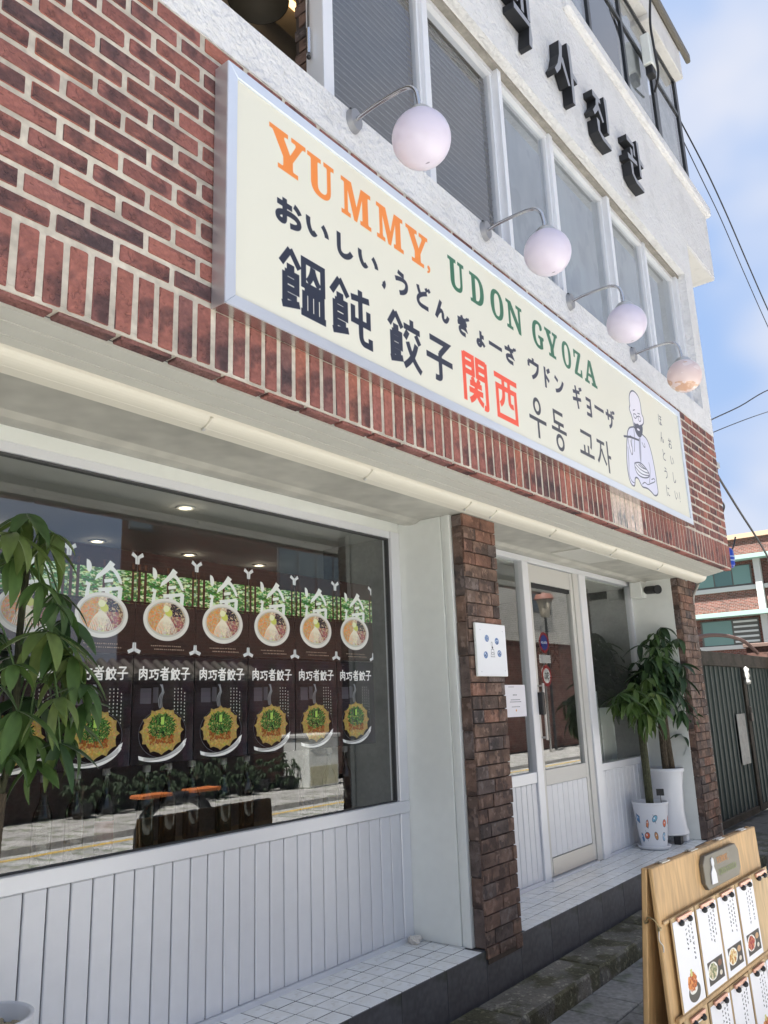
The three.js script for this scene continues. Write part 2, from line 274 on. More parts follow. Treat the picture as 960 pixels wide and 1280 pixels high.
// --- soffit with grooved boards, round cornice, ceiling and cove
{
  const so = mesh('soffit', prism([[-0.99, 0.985], [8.43, 0.985], [8.80, 0.62], [-0.99, 0.62]], 2.935, 2.975), M.groove, shop);
  for (const [z0, z1] of [[0.874, 0.954], [0.781, 0.867], [0.712, 0.774]]) {
    const e = (z) => 8.40 + (0.985 - z) * 0.95;
    mesh('soffit_board', metreUV(prism([[-0.99, z1], [e(z1), z1], [e(z0), z0], [-0.99, z0]], 2.918, 2.934)), M.soffit, so);
  }
  const c = mesh('cornice', sideProfile([[0.600, 2.945], [0.600, 2.867], [0.604, 2.864], [0.645, 2.872], [0.648, 2.874], [0.655, 2.8755], [0.665, 2.8795], [0.675, 2.885], [0.684, 2.892], [0.692, 2.901], [0.698, 2.912], [0.702, 2.925], [0.702, 2.945]], -0.99, 8.72), M.creamWarm, shop);
  for (const x of [0.9, 2.036, 3.097, 4.057, 4.36, 5.2, 6.3, 7.4]) { const s = mesh('clip', rod([x, 2.869, 0.650], [x, 2.905, 0.7005], 0.007, 6), M.creamWarm, c); mesh('clip_screw', rod([x, 2.862, 0.640], [x, 2.872, 0.652], 0.008, 8), M.brushed, c); }
  mesh('canopy_ceiling', [bx(-0.99, 8.62, 2.905, 2.97, 0.19, 0.62), sideProfile([[0.19, 2.97], [0.19, 2.905], [0.15, 2.888], [0.10, 2.884], [0.05, 2.892], [0.02, 2.905], [0.0, 2.93], [-0.03, 2.97]], -0.99, 8.36)], M.cream, shop);
  mesh('head_panel', [bx(-0.99, 4.228, 2.845, 2.99, -0.06, -0.001), bx(4.67, 8.36, 2.93, 2.99, -0.06, -0.001)], M.whitePaint, shop);
  mesh('ceiling_hatch', cb(6.0, 6.75, 2.897, 2.906, 0.25, 0.52, 0.003), M.soffit, shop);
}

// --- ground floor shop window
{
  const w = mesh('shop_window', [cb(-0.99, 4.228, 1.069, 1.138, -0.07, 0.012, 0.004), cb(4.137, 4.228, 1.1385, 2.845, -0.07, 0.008, 0.004), bx(-0.99, 4.137, 2.80, 2.8445, -0.07, -0.004), cb(4.137, 4.228, 0.37, 1.0685, -0.06, 0.006, 0.004), bx(-0.99, 4.228, 0.345, 0.3695, -0.06, 0.014)], M.alu, shop);
  mesh('gasket', [bx(4.130, 4.1365, 1.1445, 2.80, -0.05, -0.016), bx(-0.99, 4.130, 1.1385, 1.1440, -0.05, -0.016), bx(-0.99, 4.1365, 2.790, 2.7995, -0.05, -0.016)], std(S(0.06, 0.06, 0.062), 0.6), w);
  mesh('pane', face(-0.99, 1.14, 5.13, 1.66, -0.03), M.glass, w);
  const kp = mesh('kick_panel', bx(-0.99, 4.137, 0.37, 1.068, -0.06, -0.012), M.groove, shop);
  const g = [0, 1].map(() => cb(0.0035, 0.0965, 0.371, 1.0675, -0.02, 0.0, 0.004));
  for (let k = 0; k < 50; k++) { const x = 4.037 - k * 0.1; if (x < -0.95) break; const b = mesh('board', g[k & 1], M.aluPanel[(k * 7 + (k >> 2)) % 3], kp); b.position.x = x; }
}
// --- white jamb and brick pillars
mesh('jamb_panel', [cb(4.2285, 4.30, 0.346, 2.906, -0.06, 0.342, 0.003), cb(4.236, 4.30, 0.346, 2.906, 0.3455, 0.372, 0.003), cb(4.226, 4.30, 0.346, 2.906, 0.3725, 0.412, 0.003)], M.whitePaint, shop);
mesh('end_wall', [bx(8.36, 8.46, 0.346, 2.986, -0.06, 0.43)], M.whitePaint, shop);
function pillar(x0, x1, seed) {
  const core = mesh('brick_pillar', [bx(x0 + 0.012, x1 - 0.004, 0.346, 2.904, 0.415, 0.486), bx(x0 + 0.012, x1 - 0.004, 0.27, 0.345, 0.4955, 0.499)], M.oldMortar, shop);
  const r = rng(seed), h = 0.0822; const tone = (y) => M.old[r() < (y > 2.55 ? 0.35 : 0.06) ? 4 : [0, 1, 2, 3, 5, 0][Math.floor(r() * 6)]];
  for (let k = 0; k < 32; k++) {
    const y = 0.275 + h * (k + 0.5); let x = x0; const first = [0.10, 0.16, 0.20, 0.13][(k + seed) % 4] + (r() - 0.5) * 0.02; let w = first;
    while (x < x1 - 0.02) {
      if (x + w > x1 - 0.035) w = x1 - x;
      const low = y < 0.35 && r() < 0.3 ? 0.02 : 0;
      const b = mesh('brick', metreUV(brickGeo(w - 0.005, h - 0.006 - low, 0.014, seed * 50 + k * 7 + Math.round(x * 100), 0.004), r() * 2, r() * 2), tone(y), core);
      b.position.set(x + w / 2, y + low / 2, 0.503 + (r() - 0.5) * 0.008); b.rotation.z = (r() - 0.5) * 0.014; b.rotation.y = (r() - 0.5) * 0.02;
      x += w; w = 0.19 + (r() - 0.5) * 0.04;
    }
  }
  let y = 0.35, n = 0;
  while (y < 2.86) { const hh = Math.min([0.21, 0.165, 0.20, 0.25][n % 4], 2.9 - y); const g = brickGeo(0.072, hh - 0.006, 0.012, seed * 90 + n, 0.004).rotateY(-Math.PI / 2); const b = mesh('side_brick', metreUV(g, n, n * 0.3), M.old[[3, 1, 3, 5, 0][n % 5]], core); b.position.set(x0 - 0.001 + (r() - 0.5) * 0.004, y + hh / 2, 0.455); y += hh; n++; }
}
pillar(4.248, 4.655, 3);
pillar(8.372, 8.845, 4);
mesh('downpipe', [tube([[8.74, 2.87, 0.60], [8.80, 2.83, 0.56], [8.855, 2.76, 0.50], [8.866, 2.66, 0.48], [8.866, 1.2, 0.48], [8.866, 0.1, 0.48]], 0.017, 60, 10)], std(S(0.34, 0.32, 0.29), 0.6), shop);

// --- door bay
{
  const fr = mesh('door_frame', [cb(4.67, 8.36, 2.862, 2.9295, -0.06, 0.010, 0.003), cb(5.925, 6.028, 0.346, 2.8615, -0.06, 0.016, 0.004), cb(7.03, 7.165, 0.346, 2.8615, -0.06, 0.020, 0.004), cb(8.325, 8.359, 0.346, 2.8615, -0.06, 0.008, 0.003), cb(4.67, 5.9245, 1.083, 1.165, -0.06, 0.008, 0.003), cb(7.1655, 8.3245, 1.070, 1.133, -0.06, 0.008, 0.003), bx(4.67, 5.9245, 0.346, 0.371, -0.06, 0.010), bx(7.1655, 8.3245, 0.346, 0.366, -0.06, 0.010), bx(6.0285, 6.9, 0.346, 0.358, -0.06, 0.03)], M.alu, shop);
  mesh('door_jamb', [cb(6.925, 7.0295, 0.346, 2.8615, -0.06, 0.004, 0.003)], M.aluBeige, fr);
  mesh('side_pane', face(4.67, 1.165, 1.256, 1.70, -0.025), M.glass, fr);
  mesh('side_pane', face(7.165, 1.133, 1.16, 1.73, -0.025), M.glass, fr);
  const k1 = mesh('kick_panel', bx(4.67, 5.9245, 0.372, 1.082, -0.05, -0.014), M.groove, shop);
  const ga = cb(0.003, 0.082, 0.3725, 1.0815, -0.02, -0.002, 0.004);
  for (let k = 0; k < 14; k++) { const b = mesh('board', ga, M.aluPanel[(k * 5) % 3], k1); b.position.x = 5.84 - k * 0.085; }
  const k2 = mesh('kick_panel', bx(7.1655, 8.3245, 0.367, 1.069, -0.05, -0.014), M.groove, shop);
  const gb = cb(0.003, 0.0935, 0.3675, 1.0685, -0.02, -0.002, 0.004);
  for (let k = 0; k < 12; k++) { const b = mesh('board', gb, M.aluPanel[(k * 5 + 1) % 3], k2); b.position.x = 7.166 + k * 0.0965; }
  const door = mesh('door', [cb(6.03, 6.10, 0.365, 2.855, -0.055, -0.006, 0.003), cb(6.868, 6.922, 0.365, 2.855, -0.055, -0.006, 0.003), cb(6.1005, 6.8675, 2.70, 2.855, -0.055, -0.008, 0.003), cb(6.1005, 6.8675, 1.045, 1.165, -0.055, -0.006, 0.003)], M.aluBeige, shop);
  mesh('pane', face(6.10, 1.165, 0.768, 1.535, -0.03), M.glass, door);
  mesh('pane_gasket', [bx(6.1005, 6.8675, 2.662, 2.699, -0.05, -0.02)], M.blackMatt, door);
  mesh('kick_plate', cb(6.1005, 6.8675, 0.366, 0.50, -0.05, -0.002, 0.003), M.brushed, door);
  mesh('door_backing', bx(6.1005, 6.8675, 0.501, 1.0445, -0.05, -0.022), M.groove, door);
  const gd = cb(0.0025, 0.0935, 0.502, 1.044, -0.03, -0.010, 0.004);
  for (let k = 0; k < 8; k++) { const b = mesh('board', gd, M.aluPanel[(k * 2) % 3], door); b.position.x = 6.1005 + k * 0.0958; }
  mesh('lock', cb(6.035, 6.095, 1.60, 1.78, -0.006, 0.05, 0.006), M.black, door);
  mesh('handle', [rod([6.085, 1.40, 0.04], [6.085, 1.85, 0.04], 0.011, 10), rod([6.085, 1.42, 0.04], [6.085, 1.42, -0.008], 0.008), rod([6.085, 1.83, 0.04], [6.085, 1.83, -0.008], 0.008)], M.brushed, door);
}
// --- tiled step
{
  const st = mesh('step', [bx(-0.99, 8.36, -0.02, 0.3432, -0.06, 0.478), bx(8.3605, 8.9, -0.02, 0.3432, -0.06, 0.478)], M.grout, shop);
  const r = rng(31), gs = Array.from({ length: 8 }, (_, k) => cb(-0.0592, 0.0592, 0.33, 0.345, -0.0572, 0.0572, 0.0018, k * 0.117, (k * 5 % 8) * 0.121));
  for (let i = 0; i < 63; i++) for (let j = 0; j < 4; j++) {
    const x = 8.295 - i * 0.1255, z = 0.0585 + j * 0.1215 + 0.0035;
    if (z > 0.40 && ((x > 4.2 && x < 4.70))) continue;
    const t = mesh('tile', gs[Math.floor(r() * 8)], M.tile[Math.floor(r() * 3)], st); t.position.set(x, (r() - 0.5) * 0.0016, z); t.rotation.x = (r() - 0.5) * 0.006; t.rotation.z = (r() - 0.5) * 0.006;
  }
  const q = cb(0.001, 0.399, 0.0, 0.342, 0.4785, 0.4905, 0.001);
  for (let k = 0; k < 24; k++) { const b = mesh('riser_tile', q, M.riser, st); b.position.x = 8.5 - 0.4 * (k + 1) + 0.15; }
}
// --- the room behind the shop window
{
  mesh('room_floor', bx(-0.99, 8.36, 0.30, 0.336, -5.19, -0.0605), M.inFloor, shop);
  mesh('room_ceiling', [bx(-0.99, 8.46, 2.85, 2.984, -5.19, -0.0605), bx(-0.99, 8.36, 2.64, 2.8495, -2.3, -2.0)], M.inCeil, shop);
  mesh('room_wall', [bx(-0.99, 8.36, 0.337, 2.8495, -5.18, -4.4), bx(4.30, 4.42, 0.337, 2.8495, -0.75, -0.061), bx(4.42, 4.669, 0.337, 2.8495, -0.2, -0.061), bx(-0.98, -0.9, 0.337, 2.8495, -4.39, -0.061)], M.inWall, shop);
  mesh('room_wall', bx(8.361, 8.459, 0.337, 2.8495, -5.18, -0.0615), M.inWall, shop);
}

// ================================================================ upper floors
{
  // second floor: stucco below, beside and above the long window
  mesh('stucco_wall', [bx(-1.9, 8.374, 4.318, 4.55, 0.80, 1.054), bx(8.12, 8.374, 4.551, 6.09, 0.80, 1.054), prism([[-1.9, 0.80], [-1.9, 1.054], [8.374, 1.054], [8.374, 0.80]], 6.091, 6.58), bx(-1.9, 9.40, 6.581, 7.42, -1.5, 1.056), bx(-1.9, 5.19, 7.421, 9.80, -1.5, 1.054), bx(5.1901, 5.45, 7.421, 9.359, -1.5, 1.054), bx(8.38, 9.40, 6.56, 6.5805, -1.5, 1.05)], M.stucco, shop);
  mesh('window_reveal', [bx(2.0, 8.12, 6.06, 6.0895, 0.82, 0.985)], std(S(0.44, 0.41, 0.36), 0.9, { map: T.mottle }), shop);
  mesh('sill', [cb(-1.9, 8.12, 4.5505, 4.575, 0.84, 1.02, 0.003)], M.alu, shop);
  mesh('ledge', [cb(5.45, 9.46, 7.421, 7.56, 0.95, 1.11, 0.02)], M.stucco, shop);
  // window units: posts and panes of the second floor
  const posts = [[2.462, 2.538], [3.405, 3.468], [4.298, 4.348], [5.138, 5.200], [6.210, 6.270], [7.160, 7.215], [8.045, 8.12]];
  const y0 = 4.576, y1 = 6.06;
  for (let k = 0; k < 6; k++) {
    const a = posts[k], b = posts[k + 1], out = k % 2 ? 0 : 0.025;
    const w = mesh('window', [cb(a[0] + 0.001, a[1], y0, y1, 0.86, 0.955 + out, 0.003), bx(a[1] + 0.0005, b[0], y0, y0 + 0.035, 0.87, 0.94), bx(a[1] + 0.0005, b[0], y1 - 0.04, y1, 0.87, 0.94), cb(a[1] + 0.0005, a[1] + 0.022, y0 + 0.0355, y1 - 0.0405, 0.88, 0.93 + out * 0.5, 0.002), cb(b[0] - 0.022, b[0] - 0.0005, y0 + 0.0355, y1 - 0.0405, 0.88, 0.93, 0.002)], M.alu, shop);
    mesh('pane', face(a[1] + 0.02, y0 + 0.03, b[0] - a[1] - 0.04, y1 - y0 - 0.06, 0.905), M.glassUp, w);
    if (k < 2) { mesh('blind_backing', bx(a[1] + 0.01, b[0] - 0.01, y0, y1, 0.835, 0.838), M.blind, w); const g = bx(a[1] + 0.012, b[0] - 0.012, -0.002, 0.002, -0.017, 0.017); g.rotateX(0.95); for (let q = 0; q < 33; q++) { const sl = mesh('blind_slat', g, M.blindSlat, w); sl.position.set(0, y0 + 0.03 + q * 0.0445, 0.862); } }
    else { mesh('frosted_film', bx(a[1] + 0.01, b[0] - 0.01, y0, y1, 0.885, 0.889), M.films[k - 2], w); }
  }
  mesh('window', [cb(8.0455, 8.119, y0, y1, 0.86, 0.975, 0.003)], M.alu, shop);
  // the room behind the open sash
  mesh('upper_room_wall', [bx(-1.89, 8.0, 4.3, 6.34, -4.4, -4.3), bx(4.32, 4.38, 4.318, 6.34, -4.29, 0.828)], M.upRoom, shop);
  mesh('upper_room_floor', bx(-1.89, 8.0, 4.25, 4.317, -4.29, 0.799), M.upRoom, shop);
  mesh('upper_room_ceiling', bx(-1.89, 8.0, 6.095, 6.34, -4.29, 0.799), M.upRoom, shop);
  const ib = mesh('inner_brick_pier', bx(2.545, 2.60, 4.576, 6.09, 0.715, 0.83), M.oldMortar, shop);
  for (let k = 0; k < 19; k++) mesh('pier_brick', bx(2.535, 2.546, 4.58 + k * 0.079, 4.58 + k * 0.079 + 0.066, k & 1 ? 0.715 : 0.745, 0.83), M.old[k % 4], ib);
  // third floor windows, dark frames
  const z = 0.955, Y0 = 7.561, Y1 = 9.359, P3 = [[5.451, 5.53], [6.33, 6.39], [7.30, 7.36], [8.22, 8.34], [9.18, 9.275]];
  for (let k = 0; k < 4; k++) {
    const a = P3[k], b = P3[k + 1];
    const w = mesh('window', [cb(a[0], a[1], Y0, Y1, 0.925, 0.965, 0.003), bx(a[1] + 0.0005, b[0] - 0.0005, Y0, Y0 + 0.03, 0.93, 0.96), bx(a[1] + 0.0005, b[0] - 0.0005, Y1 - 0.04, Y1, 0.93, 0.96), bx(a[1] + 0.0005, b[0] - 0.0005, 8.79, 8.84, 0.93, 0.962), ...(k === 3 ? [cb(b[0], b[1], Y0, Y1, 0.925, 0.965, 0.003)] : [])], M.darkFrame, shop);
    w.userData.label = 'dark framed window with a transom';
    mesh('pane', [face(a[1], Y0 + 0.03, b[0] - a[1], 8.79 - Y0 - 0.03, 0.948), face(a[1], 8.84, b[0] - a[1], Y1 - 0.04 - 8.84, 0.948)], M.glassUp, w);
    mesh('curtain_glare', bx(a[1] + 0.01, b[0] - 0.01, Y0 + 0.02, Y1 - 0.02, 0.90, 0.91), k === 1 ? M.darkCloth : k === 0 ? M.film : std(S(0.62, 0.62, 0.58), 0.9, { map: T.mottle }), w);  // one dark curtain; the pale sheets colour in light the panes reflect
  }
  mesh('corner_post', bx(9.2755, 9.29, Y0, 9.359, -1.5, 0.955), M.darkFrame, shop);
  mesh('third_floor_wall', bx(5.46, 9.27, 7.43, 9.3, -1.45, -1.35), M.stuccoPlain, shop);
  mesh('eave', [cb(5.2, 7.86, 9.36, 9.44, 0.7, 1.06, 0.008), cb(8.06, 9.28, 9.36, 9.44, 0.7, 1.06, 0.008), bx(5.2, 9.30, 9.441, 9.80, 0.7, 1.05)], M.stuccoPlain, shop);
  mesh('roof', [cb(-2, 9.5, 9.981, 10.05, -11, 1.05, 0.01), bx(-2, 9.3, 9.801, 9.98, 0.7, 1.05)], std(S(0.20, 0.19, 0.17), 0.8), shop);
  mesh('gutter', [cb(-2, 9.60, 9.80, 9.93, 1.0505, 1.11, 0.015)], std(S(0.16, 0.145, 0.12), 0.6), shop);
  mesh('overhang_soffit', bx(8.39, 9.38, 6.553, 6.5595, -1.4, 1.04), M.stuccoPlain, shop);
}
// ================================================================ writing: strokes of the characters, each in a 100 x 100 box
const FOOD = 'M22 2 L3 30 M22 2 L42 27 M15 32 H31 M11 42 H36 V67 H11 M11 54 H36 M11 42 V93 M11 79 H36 M5 95 L42 86 ';
const GLYPH = {
  'お': 'M8 28 H64 M36 4 V78 Q36 93 24 93 Q9 91 10 77 Q13 60 50 54 Q90 51 91 73 Q90 92 56 96 M72 12 Q87 20 94 34',
  'い': 'M12 16 Q10 58 24 80 Q34 94 44 74 M74 22 Q92 44 93 68', 'し': 'M24 4 V64 Q25 94 50 94 Q76 91 92 64',
  ',': 'M50 8 Q74 40 34 96', 'う': 'M32 6 Q50 13 70 13 M14 42 Q86 20 86 50 Q86 84 38 96', 'ど': 'M22 8 Q26 30 37 46 M78 26 Q20 50 20 73 Q21 93 50 93 H84 M72 3 L80 17 M88 0 L97 13',
  'ん': 'M46 4 L8 94 Q34 44 50 52 Q58 58 56 76 Q58 95 74 91 Q87 86 95 62', 'ぎ': 'M12 28 L78 20 M10 48 L84 40 M42 4 L72 66 Q40 58 26 72 Q20 92 50 95 H70 M82 3 L90 16 M94 0 L100 12',
  'ょ': 'M52 6 V72 Q52 95 30 95 Q10 93 12 79 Q16 64 48 68 Q76 72 92 88 M52 36 H88', 'ー': 'M2 50 H98', 'ざ': 'M10 28 L80 22 M40 2 L72 60 Q38 54 24 70 Q20 92 52 95 H74 M82 3 L90 16 M94 0 L100 12',
  'ウ': 'M50 2 V22 M12 24 V50 M12 24 H88 Q86 70 34 97', 'ド': 'M30 2 V98 M30 38 L82 62 M64 8 L76 25 M84 0 L95 17', 'ン': 'M10 14 L40 32 M10 94 Q70 82 94 20',
  'ギ': 'M10 34 L80 24 M4 66 L90 53 M38 4 L56 98 M80 3 L88 16 M93 0 L100 12', 'ョ': 'M14 8 H84 V98 M14 92 H84 M20 50 H84', 'ザ': 'M4 34 H90 M28 6 V62 M66 6 V50 Q64 86 32 98 M80 0 L88 15 M93 -2 L100 11',
  '饂': FOOD + 'M51 6 H94 V47 H51 Z M72 12 Q70 30 60 40 M72 16 Q76 30 86 40 M53 57 H92 V91 M53 57 V91 M66 57 V91 M79 57 V91 M45 93 H100',
  '飩': FOOD + 'M50 21 L96 14 M54 34 V60 H93 V34 M73 2 V80 Q73 95 83 95 H97 V81', '餃': FOOD + 'M73 1 V15 M48 19 H99 M60 27 L50 43 M85 27 L97 43 M86 46 Q76 78 46 97 M58 48 Q70 80 99 97',
  '子': 'M16 8 H82 L52 38 M52 36 V87 Q52 97 32 95 M2 51 H99',
  '関': 'M7 3 V99 M7 6 H42 V39 H7 M7 22 H42 M93 6 V94 Q93 99 80 97 M93 3 V9 M93 6 H58 V39 H93 M58 22 H93 M36 46 L42 55 M64 46 L58 55 M27 59 H73 M23 73 H77 M50 59 V73 Q46 86 25 95 M52 75 Q60 89 77 94',
  '西': 'M3 9 H97 M12 31 H88 V93 H12 Z M38 9 V42 Q38 60 22 69 M62 9 V55 Q62 64 78 62',
  '우': 'M33 20 A17 17 0 1 0 67 20 A17 17 0 1 0 33 20 M2 54 H98 M50 54 V99', '동': 'M80 5 H22 V32 H82 M50 32 V49 M2 50 H98 M29 80 A21 17 0 1 0 71 80 A21 17 0 1 0 29 80',
  '교': 'M14 8 H84 Q84 40 78 58 M34 56 V86 M60 52 V86 M2 88 H98', '자': 'M4 14 H58 M32 14 Q28 56 2 80 M34 34 Q44 60 62 78 M78 0 V100 M78 48 H100',
  'ほ': 'M16 6 Q6 50 16 95 M40 16 H92 M40 40 H94 M68 16 V78 Q66 95 50 93 Q36 89 42 79 Q52 68 94 89', 'と': 'M30 4 Q34 30 42 44 M86 26 Q18 54 20 74 Q23 95 88 91', 'に': 'M16 6 Q6 50 16 95 M48 24 H90 M46 64 Q42 89 92 85', '!': 'M50 4 V66 M50 88 V92',
  '肉': 'M12 24 H88 V90 Q88 97 74 95 M12 24 V97 M50 2 V30 Q48 44 28 54 M50 34 Q60 44 74 50 M50 54 Q46 70 26 82 M50 60 Q62 70 76 78', '巧': 'M2 22 H42 M22 22 V74 M0 83 L44 70 M48 16 H99 M62 16 L56 46 H90 Q90 80 81 93 Q76 99 60 93',
  '者': 'M20 18 H72 M46 2 V38 M4 38 H96 M86 8 Q56 50 6 67 M30 58 H80 V97 H30 Z M30 77 H80',
};
function glyph(g, ch, x0, y0, x1, y1, lw, color) { g.save(); g.translate(x0, y0); g.scale((x1 - x0) / 100, (y1 - y0) / 100); const p = new Path2D(GLYPH[ch]); g.restore(); const q = new Path2D(); q.addPath(p, new DOMMatrix([(x1 - x0) / 100, 0, 0, (y1 - y0) / 100, x0, y0])); g.strokeStyle = color; g.lineWidth = lw; g.stroke(q); }

// ================================================================ the signboard
{
  const s = thing('signboard', 'long cream shop signboard in a silver metal frame on the red brick band', 'signboard', [0, 0, 0]);
  M.sideSteel = std(S(0.58, 0.56, 0.57), 0.38, { metalness: 0.7 });
  const X0 = 1.727, X1 = 7.015, Y0 = 3.150, Y1 = 4.192, z0 = 1.056, z1 = 1.130, f = 0.05;
  mesh('side_panel', cb(X0, X0 + 0.004, Y0, Y1, z0, z1 - 0.002, 0.001), M.sideSteel, s);
  mesh('side_panel', cb(X1 - 0.004, X1, Y0, Y1, z0, z1 - 0.002, 0.001), M.steel, s);
  mesh('bottom_panel', cb(X0 + 0.005, X1 - 0.005, Y0, Y0 + 0.004, z0, z1 - 0.002, 0.001), M.steel, s);
  mesh('top_panel', cb(X0 + 0.005, X1 - 0.005, Y1 - 0.004, Y1, z0, z1 - 0.002, 0.001), M.steel, s);
  const bar = (pts) => { const sh = new THREE.Shape(pts.map((p) => new THREE.Vector2(...p))); const g = new THREE.ExtrudeGeometry(sh, { depth: 0.012, bevelEnabled: true, bevelThickness: 0.002, bevelSize: 0.0015, bevelOffset: -0.002, bevelSegments: 1 }); return metreUV(g.translate(0, 0, z1 - 0.010)); };
  mesh('frame_bar', bar([[X0, Y0], [X0 + f, Y0 + f], [X0 + f, Y1 - f], [X0, Y1]]), M.signFrame, s);
  mesh('frame_bar', bar([[X1, Y0], [X1, Y1], [X1 - f, Y1 - f], [X1 - f, Y0 + f]]), M.signFrame, s);
  mesh('frame_bar', bar([[X0, Y0], [X1, Y0], [X1 - f, Y0 + f], [X0 + f, Y0 + f]]), M.signFrame, s);
  mesh('frame_bar', bar([[X0, Y1], [X0 + f, Y1 - f], [X1 - f, Y1 - f], [X1, Y1]]), M.signFrame, s);
  const W = 5.19, Hh = 0.944, PX = 394;
  const art = canvas(2046, 372, (g) => {
    g.fillStyle = '#e2e0d1'; g.fillRect(0, 0, 2046, 372);
    g.setTransform(PX, 0, 0, PX, 0, 0); g.lineCap = 'butt'; g.lineJoin = 'miter'; g.miterLimit = 3;
    const latin = (rows, color) => { for (const [c, a, b, d, e] of rows) { g.save(); g.fillStyle = color; g.font = 'bold 10px serif'; const m = g.measureText(c); const l = -m.actualBoundingBoxLeft, r = m.actualBoundingBoxRight, t = m.actualBoundingBoxAscent, q = m.actualBoundingBoxDescent; g.translate(a, b); g.scale((d - a) / (r - l), (e - b) / (t + q)); g.fillText(c, -l, t); g.strokeStyle = color; g.lineWidth = 0.30; g.lineJoin = 'miter'; g.strokeText(c, -l, t); g.restore(); } };
    latin([['Y', 0.185, 0.074, 0.392, 0.272], ['U', 0.405, 0.074, 0.588, 0.276], ['M', 0.622, 0.074, 0.850, 0.276], ['M', 0.877, 0.074, 1.103, 0.276], ['Y', 1.118, 0.074, 1.302, 0.276], [',', 1.287, 0.238, 1.325, 0.292]], '#ee8a3a');
    latin([['U', 1.490, 0.078, 1.660, 0.276], ['D', 1.705, 0.08, 1.870, 0.274], ['O', 1.920, 0.078, 2.088, 0.276], ['N', 2.108, 0.078, 2.310, 0.278], ['G', 2.425, 0.080, 2.595, 0.280], ['Y', 2.612, 0.080, 2.788, 0.278], ['O', 2.842, 0.080, 2.995, 0.282], ['Z', 3.024, 0.084, 3.166, 0.284], ['A', 3.196, 0.086, 3.410, 0.286]], '#2f6b4f');
    const row = (list, lw, color) => { for (const [c, a, b, d, e] of list) glyph(g, c, a, b, d, e, lw, color); };
    row([['お', 0.212, 0.39, 0.365, 0.512], ['い', 0.388, 0.388, 0.532, 0.492], ['し', 0.570, 0.382, 0.697, 0.498], ['い', 0.728, 0.386, 0.876, 0.488]], 0.026, '#232a3c');
    row([[',', 0.895, 0.49, 0.938, 0.528], ['う', 0.992, 0.382, 1.118, 0.504], ['ど', 1.166, 0.38, 1.304, 0.504], ['ん', 1.340, 0.394, 1.470, 0.512], ['ぎ', 1.542, 0.40, 1.666, 0.516], ['ょ', 1.740, 0.420, 1.831, 0.522], ['ー', 1.872, 0.448, 2.024, 0.474], ['ざ', 2.042, 0.398, 2.186, 0.508]], 0.0235, '#2a3044');
    row([['ウ', 2.326, 0.378, 2.488, 0.518], ['ド', 2.532, 0.382, 2.630, 0.528], ['ン', 2.686, 0.388, 2.826, 0.510], ['ギ', 2.950, 0.368, 3.102, 0.538], ['ョ', 3.154, 0.408, 3.258, 0.540], ['ー', 3.308, 0.424, 3.474, 0.450], ['ザ', 3.500, 0.386, 3.668, 0.530]], 0.0245, '#33364a');
    g.lineJoin = 'miter';
    row([['饂', 0.236, 0.610, 0.506, 0.884], ['飩', 0.536, 0.612, 0.812, 0.884]], 0.030, '#20283c');
    row([['餃', 0.938, 0.612, 1.196, 0.878], ['子', 1.240, 0.622, 1.480, 0.856]], 0.031, '#2a3042');
    row([['関', 1.572, 0.606, 1.832, 0.890], ['西', 1.898, 0.612, 2.172, 0.896]], 0.032, '#f25a41');
    row([['우', 2.296, 0.642, 2.524, 0.900], ['동', 2.590, 0.644, 2.808, 0.908], ['교', 2.990, 0.676, 3.226, 0.862], ['자', 3.276, 0.660, 3.518, 0.896]], 0.0235, '#3c3e48');
    // the drawn man with his bowl of noodles
    const poly = (a, fill, stroke, lw = 0.009, close = false) => { g.beginPath(); for (let i = 0; i < a.length; i += 2) { const x = a[i] / 1000, y = a[i + 1] / 1000; if (!i) g.moveTo(x, y); else { const px = a[i - 2] / 1000, py = a[i - 1] / 1000; g.quadraticCurveTo(px, py, (px + x) / 2, (py + y) / 2); if (i === a.length - 2) g.lineTo(x, y); } } if (close) g.closePath(); if (fill) { g.fillStyle = fill; g.fill(); } if (stroke) { g.strokeStyle = stroke; g.lineWidth = lw; g.lineJoin = g.lineCap = 'round'; g.stroke(); } };
    const ink = '#4c4f63', skin = '#e8e4ee', robe = '#dcdcee';
    poly([4062, 395, 3925, 436, 3871, 550, 3830, 684, 3815, 792, 3842, 890, 3915, 906, 3945, 878, 3954, 824, 4020, 814, 4057, 847, 4095, 875, 4194, 860, 4286, 874, 4353, 899, 4445, 863, 4438, 790, 4429, 660, 4390, 508, 4327, 429, 4238, 418], robe, ink, 0.011, true);
    poly([4060, 403, 4052, 350, 4035, 303, 4013, 286, 3998, 258, 4025, 227, 4019, 183, 4040, 125, 4107, 77, 4179, 74, 4245, 93, 4270, 148, 4263, 236, 4302, 254, 4293, 300, 4255, 329], skin, ink, 0.011, true);
    poly([4073, 358, 4069, 410, 4094, 445, 4160, 461, 4219, 423, 4255, 362, 4245, 336, 4202, 361, 4159, 345, 4106, 363], '#4a4c5c', '#4a4c5c', 0.006, true);
    poly([4116, 393, 4148, 380, 4194, 387, 4169, 407, 4122, 407, 4116, 393], '#eeeaf0', ink, 0.004, true);
    for (const a of [[4079, 254, 4119, 238], [4174, 253, 4224, 245], [4083, 281, 4133, 272, 4146, 292, 4116, 314, 4080, 310, 4083, 281], [4180, 273, 4229, 269, 4236, 296, 4205, 318, 4175, 308, 4180, 273], [4147, 287, 4178, 280], [3879, 602, 3865, 728, 3835, 822, 3879, 874, 3931, 872], [4049, 415, 4047, 489, 4008, 607], [4301, 632, 4322, 683, 4264, 806], [4200, 488, 4226, 519, 4264, 515, 4249, 485], [4103, 847, 4159, 818, 4214, 834, 4296, 804, 4407, 768, 4390, 743, 4320, 767]]) poly(a, null, ink, 0.007);
